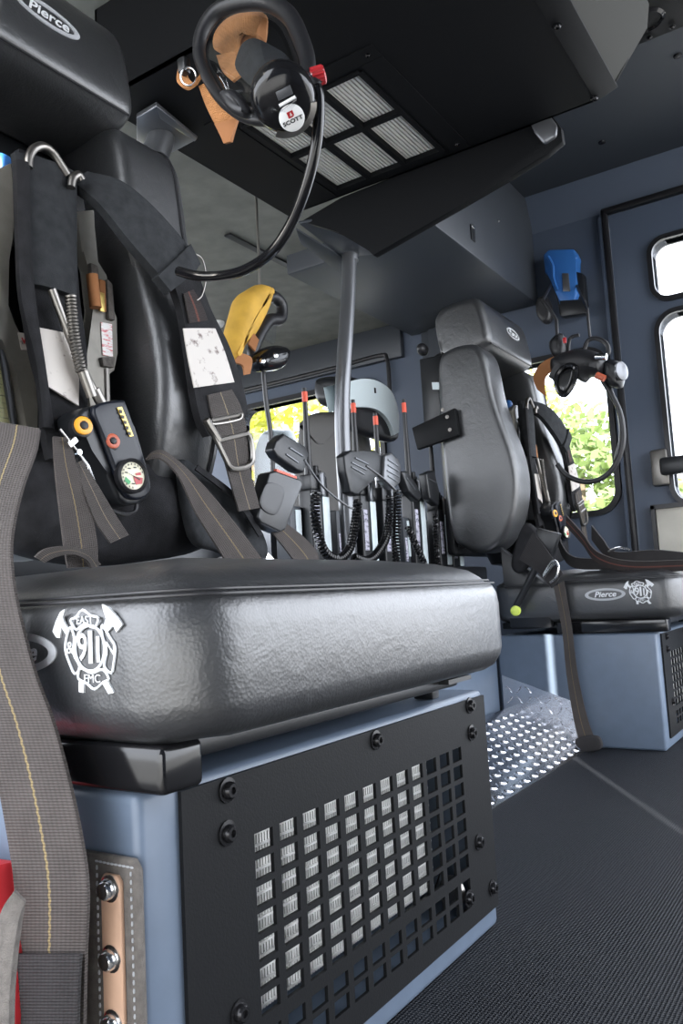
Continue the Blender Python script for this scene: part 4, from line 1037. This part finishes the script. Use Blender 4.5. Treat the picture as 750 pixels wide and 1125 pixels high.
# chargers' pale pockets
for i, (px, lab) in enumerate(((318, 'charging pocket left of the first radio'), (368, 'charging pocket between the first radio and the pole'), (440, 'charging pocket in the middle of the charger row'), (470, 'charging pocket right of the middle of the charger row'))):
    q = P(px, 560, 0, -1.27); x, y = -1.27, q.y
    c_ = thing('charging_pocket', (x, y, .56), lab, 'charger', 'charging pockets on the console')
    MB().box2((x-.03, y-.026, .56), (x+.02, y+.026, .725), .005).build('pocket', 'grey_box', c_)
    MB().box2((x+.019, y-.004, .60), (x+.0225, y+.02, .715), .001).build('bright_plate', 'pale', c_)
    MB().box2((x+.019, y-.02, .585), (x+.022, y-.006, .66), .001).build('print_label', 'plabel', c_)
# speaker microphones with coiled cords
def mic(name_px, poly, x, label, ribs, cord, mt='satin', R=.0095):
    c = P(*name_px, 0, x)
    m_ = thing('speaker_microphone', c, label, 'microphone', 'speaker microphones hanging on the radios')
    b = MB().prism(PX(poly, x), (-.03, 0, 0), .006, 3).build('housing', mt, m_)
    mb = MB()
    for p0, p1 in ribs: mb.tube(PX([p0, p1], x+.001), .0022, 6)
    if ribs: mb.build('grille_ribs', 'gun', b)
    if cord: coil(spline(PX(cord, x+.03), 8), R, .0037, .0092, 7).build('coiled_cord', 'gloss', m_)
    return m_
mic((318, 498), [(303, 484), (312, 476), (336, 490), (340, 500), (334, 520), (326, 517), (305, 502), (300, 494)], -1.16, 'black speaker microphone tilted at the left end of the radios', [((318, 492), (332, 501)), ((314, 499), (327, 508))],
    [(347, 540), (346, 565), (350, 590), (358, 608), (372, 614), (384, 602), (390, 575), (393, 550)])
mic((400, 520), [(378, 500), (386, 494), (398, 498), (412, 494), (424, 505), (420, 520), (404, 530), (394, 545), (385, 541), (380, 518)], -1.16, 'black speaker microphone hanging in front of the grab pole', [((386, 508), (402, 516)), ((386, 513), (400, 521)), ((390, 503), (404, 510))],
    [(428, 545), (428, 565), (424, 590), (414, 608), (402, 616), (388, 612)])
mic((432, 515), [(423, 500), (430, 497), (438, 504), (441, 512), (440, 530), (433, 538), (422, 528)], -1.15, 'ribbed grey faced speaker microphone in the middle of the radios', [((426, 505), (437, 512)), ((426, 511), (438, 518)), ((425, 517), (438, 524)), ((426, 523), (436, 529))],
    [(436, 538), (436, 565), (435, 600), (436, 622)], 'gun')
mic((452, 530), [(441, 518), (447, 517), (458, 532), (464, 545), (460, 551), (449, 540)], -1.17, 'slim black speaker microphone right of the ribbed one', [((446, 524), (456, 538))],
    [(448, 580), (456, 598), (464, 615), (468, 626)], R=.0075)
mic((475, 532), [(468, 520), (477, 516), (483, 540), (482, 556), (472, 548)], -1.18, 'black speaker microphone near the right end of the radios', [((471, 526), (479, 530))],
    [(478, 565), (479, 590), (481, 620)], R=.0065)
# straight cable across the microphones
tag(MB().tube(spline(PX([(334, 505), (355, 535), (385, 558), (392, 552)], -1.13), 6), .003, 6).build('thin_cable', 'gloss'), 'thin black cable running from the left microphone to its coiled cord', 'cable')
tag(MB().tube(spline(PX([(402, 512), (420, 525), (436, 540)], -1.125), 6), .003, 6).build('thin_cable', 'gloss'), 'thin black cable between the two middle microphones', 'cable')
# ================================================================== FRONT SEATS behind the radios
fs = thing('front_seat', (-1.8, 2.5, .5), 'taupe front seat with headrest seen behind the radios', 'seat')
MB().pillow(PY([(333, 480), (338, 462), (348, 455), (362, 453), (385, 455), (400, 470), (405, 590), (332, 590)], 2.5), .12, .03, 4, 48).build('backrest', 'seatgrey', fs)
MB().pillow(PY([(351, 424), (356, 416), (372, 414), (392, 416), (396, 425), (394, 444), (384, 448), (360, 448), (352, 440)], 2.5), .12, .03, 4, 40).build('headrest', 'satin', fs)
MB().tube(PY([(372, 440), (372, 462)], 2.54), .02, 10).build('headrest_post', 'satin', fs)
sf = MB().box2((-2.1, 2.3, .5), (-1.62, 2.75, .66), .03); sf.build('seat_cushion', 'seatgrey', fs)
ws = thing('curved_shell', P(410, 440, 0, -1.45), 'glossy pale curved shell behind the grab pole and antennas', 'cover')
oc = [(380, 420), (400, 416), (418, 420), (432, 433), (438, 455), (438, 475)]
ic = [(380, 449), (398, 447), (414, 450), (424, 458), (430, 468), (433, 478)]
mb = MB(); xw_ = -1.40
O_ = spline(PX(oc, xw_), 6); I_ = spline(PX(ic, xw_), 6)
mb.loft([O_, I_, [p+V((-.07, 0, 0)) for p in I_], [p+V((-.09, 0, 0)) for p in O_], O_], closed=False); mb.build('pale_brim', 'pale', ws)
MB().pillow(PX([(380, 449), (398, 447), (414, 450), (426, 460), (433, 478), (428, 486), (405, 480), (382, 470)], xw_-.04), .05, .015, 3, 36).build('dark_underside', 'rubber', ws)
MB().box(P(412, 429, 0, xw_+.002), (.003, .008, .018)).build('black_mark', 'ink', ws)
# ================================================================== YELLOW-HOODED MASK
ym = thing('breathing_mask', P(285, 360, 0, -1.3), 'breathing mask with yellow head net hanging behind the near seat', 'mask')
xm = -1.30
MB().pillow(PX([(246, 388), (250, 368), (256, 345), (262, 326), (272, 318), (283, 313), (294, 320), (291, 338), (283, 356), (274, 372), (262, 385), (253, 401)], xm), .07, .025, 4, 60).build('head_net', 'yellow', ym)
MB().strap([(P(256, 398, 0, xm+.03), P(264, 388, 0, xm+.03)), (P(266, 402, 0, xm+.035), P(276, 394, 0, xm+.035)), (P(268, 412, 0, xm+.035), P(274, 411, 0, xm+.035))], .005).build('head_strap', 'brown', ym)
MB().strap([(P(272, 378, 0, xm+.03), P(278, 366, 0, xm+.03)), (P(280, 386, 0, xm+.04), P(284, 374, 0, xm+.04))], .005).build('head_strap', 'brown', ym)
MB().tube(spline(PX([(290, 328), (300, 326), (309, 335), (308, 350), (296, 352), (286, 365), (278, 385), (282, 396)], xm), 5), .017, 10).build('lens_frame', 'rubber', ym)
MB().prism(PX([(295, 350), (305, 348), (302, 378), (292, 372)], xm+.01), (-.01, 0, 0)).build('lens', 'glass', ym)
MB().pillow(PX([(276, 396), (284, 385), (296, 380), (308, 382), (312, 392), (308, 404), (296, 408), (282, 407)], xm+.02), .07, .025, 4, 40).build('regulator', 'gloss', ym)
for px, py in ((288, 397), (302, 391)): MB().lathe([(.008, 0), (.006, .005), (.001, .006)], P(px, py, 0, xm+.055), (1, -.5, 0), 12).build('bolt', 'chrome', ym)
MB().tube(spline(PX([(289, 406), (292, 440), (297, 475), (300, 520), (302, 560)], xm), 5), .0065, 8).build('air_hose', 'rubber', ym)
MB().tube([P(285, 318, 0, xm), P(285, 300, 0, xm)+V((0, 0, .02)), V((xm, P(285, 300, 0, xm).y, 1.70))], .004, 6).build('hanging_hook', 'steel', ym)

# ================================================================== MASK BY THE FAR WINDOW, LANTERN
wm = thing('breathing_mask', P(640, 400, 1, 2.6), 'breathing mask with hose loop hanging in front of the far window', 'mask')
yw = 2.62
MB().strap([(P(590, 428, 1, yw), P(600, 436, 1, yw)), (P(586, 414, 1, yw), P(598, 420, 1, yw)), (P(594, 400, 1, yw), P(602, 411, 1, yw)), (P(608, 392, 1, yw), P(616, 402, 1, yw)), (P(626, 386, 1, yw), P(630, 396, 1, yw))], .006).build('head_strap', 'brown', wm)
MB().pillow(PY([(606, 398), (622, 388), (640, 384), (658, 388), (668, 398), (664, 414), (648, 414), (640, 420), (626, 412), (616, 426), (610, 420)], yw), .12, .035, 4, 50).build('mask_body', 'rubber', wm)
MB().tube(spline(PY([(612, 426), (612, 412), (622, 402), (632, 404), (630, 420), (620, 434)], yw-.07), 5, True), .009, 8, True).build('lens_frame', 'gloss', wm)
MB().pillow(PY([(614, 426), (614, 414), (622, 406), (630, 406), (628, 420), (620, 431)], yw-.07), .012, .006, 3, 30).build('lens', 'gloss', wm)
MB().pillow(PY([(664, 398), (676, 396), (684, 402), (686, 414), (682, 426), (670, 424), (664, 414)], yw), .07, .02, 4, 36).build('regulator', 'satin', wm)
MB().lathe([(.03, 0), (.03, .008), (.02, .012), (.001, .012)], P(681, 408, 1, yw-.03), (1, -.4, 0), 18).build('regulator_cap', 'gun', wm)
MB().tube(PY([(654, 392), (666, 392)], yw-.06), .011, 10).build('chrome_fitting', 'chrome', wm)
MB().tube(PY([(655, 412), (664, 416)], yw-.06), .011, 10).build('red_fitting', 'rust', wm)
MB().tube(spline(PY([(641, 386), (646, 374), (656, 372), (666, 378), (668, 388), (662, 392)], yw), 5), .0075, 8).tube(spline(PY([(624, 388), (626, 372), (636, 368)], yw), 5), .006, 8).build('harness_loop', 'rubber', wm)
MB().pillow(PY([(604, 376), (616, 366), (622, 376), (622, 390), (614, 394), (606, 390)], yw), .05, .02, 3, 30).build('hose_clamp', 'rubber', wm)
MB().box(P(620, 374, 1, yw-.03), (.012, .006, .02), None, .003).build('red_catch', 'red', wm)
MB().tube(spline(PY([(662, 418), (674, 438), (682, 458), (684, 485), (676, 510), (660, 526), (640, 529), (622, 522), (612, 510)], yw), 6), .0085, 10).build('air_hose', 'rubber', wm)
MB().tube(spline(PY([(670, 424), (678, 448), (681, 480), (675, 505)], yw+.02), 6), .004, 8).build('thin_tube', 'gun', wm)
MB().tube(PY([(612, 370), (611, 352), (604, 340), (596, 330)], yw+.02)+[V((-1.0, YW, 1.70))], .006, 8).tube(PY([(648, 372), (646, 352), (645, 340)], yw+.02)+[V((-.9, YW, 1.68))], .005, 8).build('hanging_strap', 'rubber', wm)
ln = thing('blue_lantern', P(615, 335, 1, YW-.05), 'blue plastic hand lantern in a black wall holder, far wall', 'lantern')
yl_ = YW-.07
MB().prism(PY([(596, 280), (602, 274), (630, 273), (634, 282), (630, 296), (634, 322), (630, 333), (614, 335), (611, 318), (606, 306), (598, 300)], yl_), (0, .06, 0), .008, 3).build('body', 'bluep', ln)
MB().prism(PY([(617, 300), (624, 300), (626, 320), (618, 320)], yl_-.004), (0, .006, 0), .002).build('switch_panel', 'gun', ln)
MB().tube(spline(PY([(602, 282), (607, 292), (608, 306), (612, 318)], yl_-.012), 5), .006, 8).build('handle', 'bluep', ln)
hl = MB().prism(PY([(604, 300), (612, 330), (614, 346), (644, 344), (640, 300), (632, 298)], yl_+.03), (0, .06, 0), .006).build('holder', 'satin', ln)
MB().prism(PY([(614, 330), (642, 328), (644, 344), (616, 348)], yl_-.01), (0, .04, 0), .005).build('holder_lip', 'satin', ln)
MB().pillow(PY([(590, 330), (600, 326), (606, 336), (606, 352), (598, 356), (590, 346)], yl_), .05, .015, 3, 28).build('lamp_head', 'rubber', ln)

# ================================================================== OUTSIDE
struct('ground', MB().box2((-40, -30, -1.1), (30, 60, -1.0)), 'ground').name = 'floor_outside'
def tree(loc, h, rad, lab, mt, n=2600, seed=1, ls=.12):
    rnd = random.Random(seed)
    t = thing('leafy_tree', loc, lab, 'tree', None); L_ = V(loc)
    MB().tube([L_, L_+V((.05, 0, h*.3)), L_+V((.0, .1, h*.6)), L_+V((.1, 0, h*.85))], [.16, .13, .08, .03], 10).build('trunk', 'bark', t)
    mb = MB(); cl = []
    for k in range(16):
        a, b = rnd.uniform(0, 2*pi), rnd.uniform(-.9, 1)
        cl.append((L_+V((rad*.65*math.cos(a)*math.sqrt(max(0, 1-b*b)), rad*.65*math.sin(a)*math.sqrt(max(0, 1-b*b)), h*.6+rad*.9*b)), rad*rnd.uniform(.3, .5)))
    for i in range(n):
        c, r = rnd.choice(cl)
        d = V((rnd.gauss(0, 1), rnd.gauss(0, 1), rnd.gauss(0, 1))).normalized()*r*rnd.random()**.4
        p = c+d; e1 = V((rnd.gauss(0, 1), rnd.gauss(0, 1), rnd.gauss(0, .6))).normalized(); e2 = e1.orthogonal().normalized()
        s_ = ls*rnd.uniform(.6, 1.3)
        vs = [mb.bm.verts.new(q) for q in (p-e1*s_, p+e2*s_*.5, p+e1*s_, p-e2*s_*.5)]
        mb.bm.faces.new(vs)
    o = mb.build('foliage', mt, t, flat=True); return t
tree((-2.6, 8.5, -1), 3.1, 1.25, 'green tree outside the far window beyond the mask hose', 'leafg', 3800, 3, .075)
tree((-5.2, 12.5, -1), 5.0, 1.9, 'yellow green tree outside, left part of the far window', 'leafy', 3200, 4, .09)
tree((-10.9, 9.8, -1), 5.0, 2.1, 'yellow green tree outside the front door window, left side', 'leafy', 3600, 5, .12)
tree((-6.6, 8.0, -1), 4.2, 1.7, 'yellow green tree outside the front door window, right side', 'leafy', 3600, 6, .12)
sm = thing('side_mirror', (-2.15, 3.3, .75), 'grey door mirror outside the front window', 'mirror')
MB().pillow([P(x, y, 1, 3.3) for x, y in [(283, 520), (285, 490), (294, 474), (312, 472), (322, 482), (324, 560), (290, 570)]], .10, .03, 4, 36).build('mirror_housing', 'mirrorgrey', sm)
MB().tube([P(300, 560, 1, 3.3), V((-2.2, 3.0, .7))], .02, 8).build('mirror_arm', 'satin', sm)

# ================================================================== LIGHT
w = bpy.data.worlds.new('sky'); SC.world = w; w.use_nodes = True
nt = w.node_tree; bg = nt.nodes['Background']
sk = nt.nodes.new('ShaderNodeTexSky'); sk.sky_type = 'HOSEK_WILKIE'; sk.turbidity = 4; sk.ground_albedo = .4
sun_el, sun_az = math.radians(27), V((.548, -.837, 0)).normalized()
sd = V((sun_az.x*math.cos(sun_el), sun_az.y*math.cos(sun_el), math.sin(sun_el))); sk.sun_direction = sd
hz = nt.nodes.new('ShaderNodeMix'); hz.data_type = 'RGBA'; hz.inputs[0].default_value = .75
hz.inputs[7].default_value = (.93, .97, 1.05, 1)
nt.links.new(sk.outputs[0], hz.inputs[6]); nt.links.new(hz.outputs[2], bg.inputs[0]); bg.inputs[1].default_value = 4.5
sl = bpy.data.lights.new('sun', 'SUN'); sl.energy = 17; sl.angle = math.radians(.28); sl.color = (1, .95, .86)
so = bpy.data.objects.new('sun', sl); C.objects.link(so); so.rotation_euler = (-sd).to_track_quat('-Z', 'Y').to_euler()
SC.view_settings.view_transform = 'Standard'; SC.view_settings.look = 'None'; SC.view_settings.gamma = 1
SC.view_settings.exposure = 0.85
SC.view_settings.use_curve_mapping = False
SC.cycles.max_bounces = 8; SC.cycles.diffuse_bounces = 5; SC.cycles.use_denoising = True
SC.cycles.sample_clamp_indirect = 6
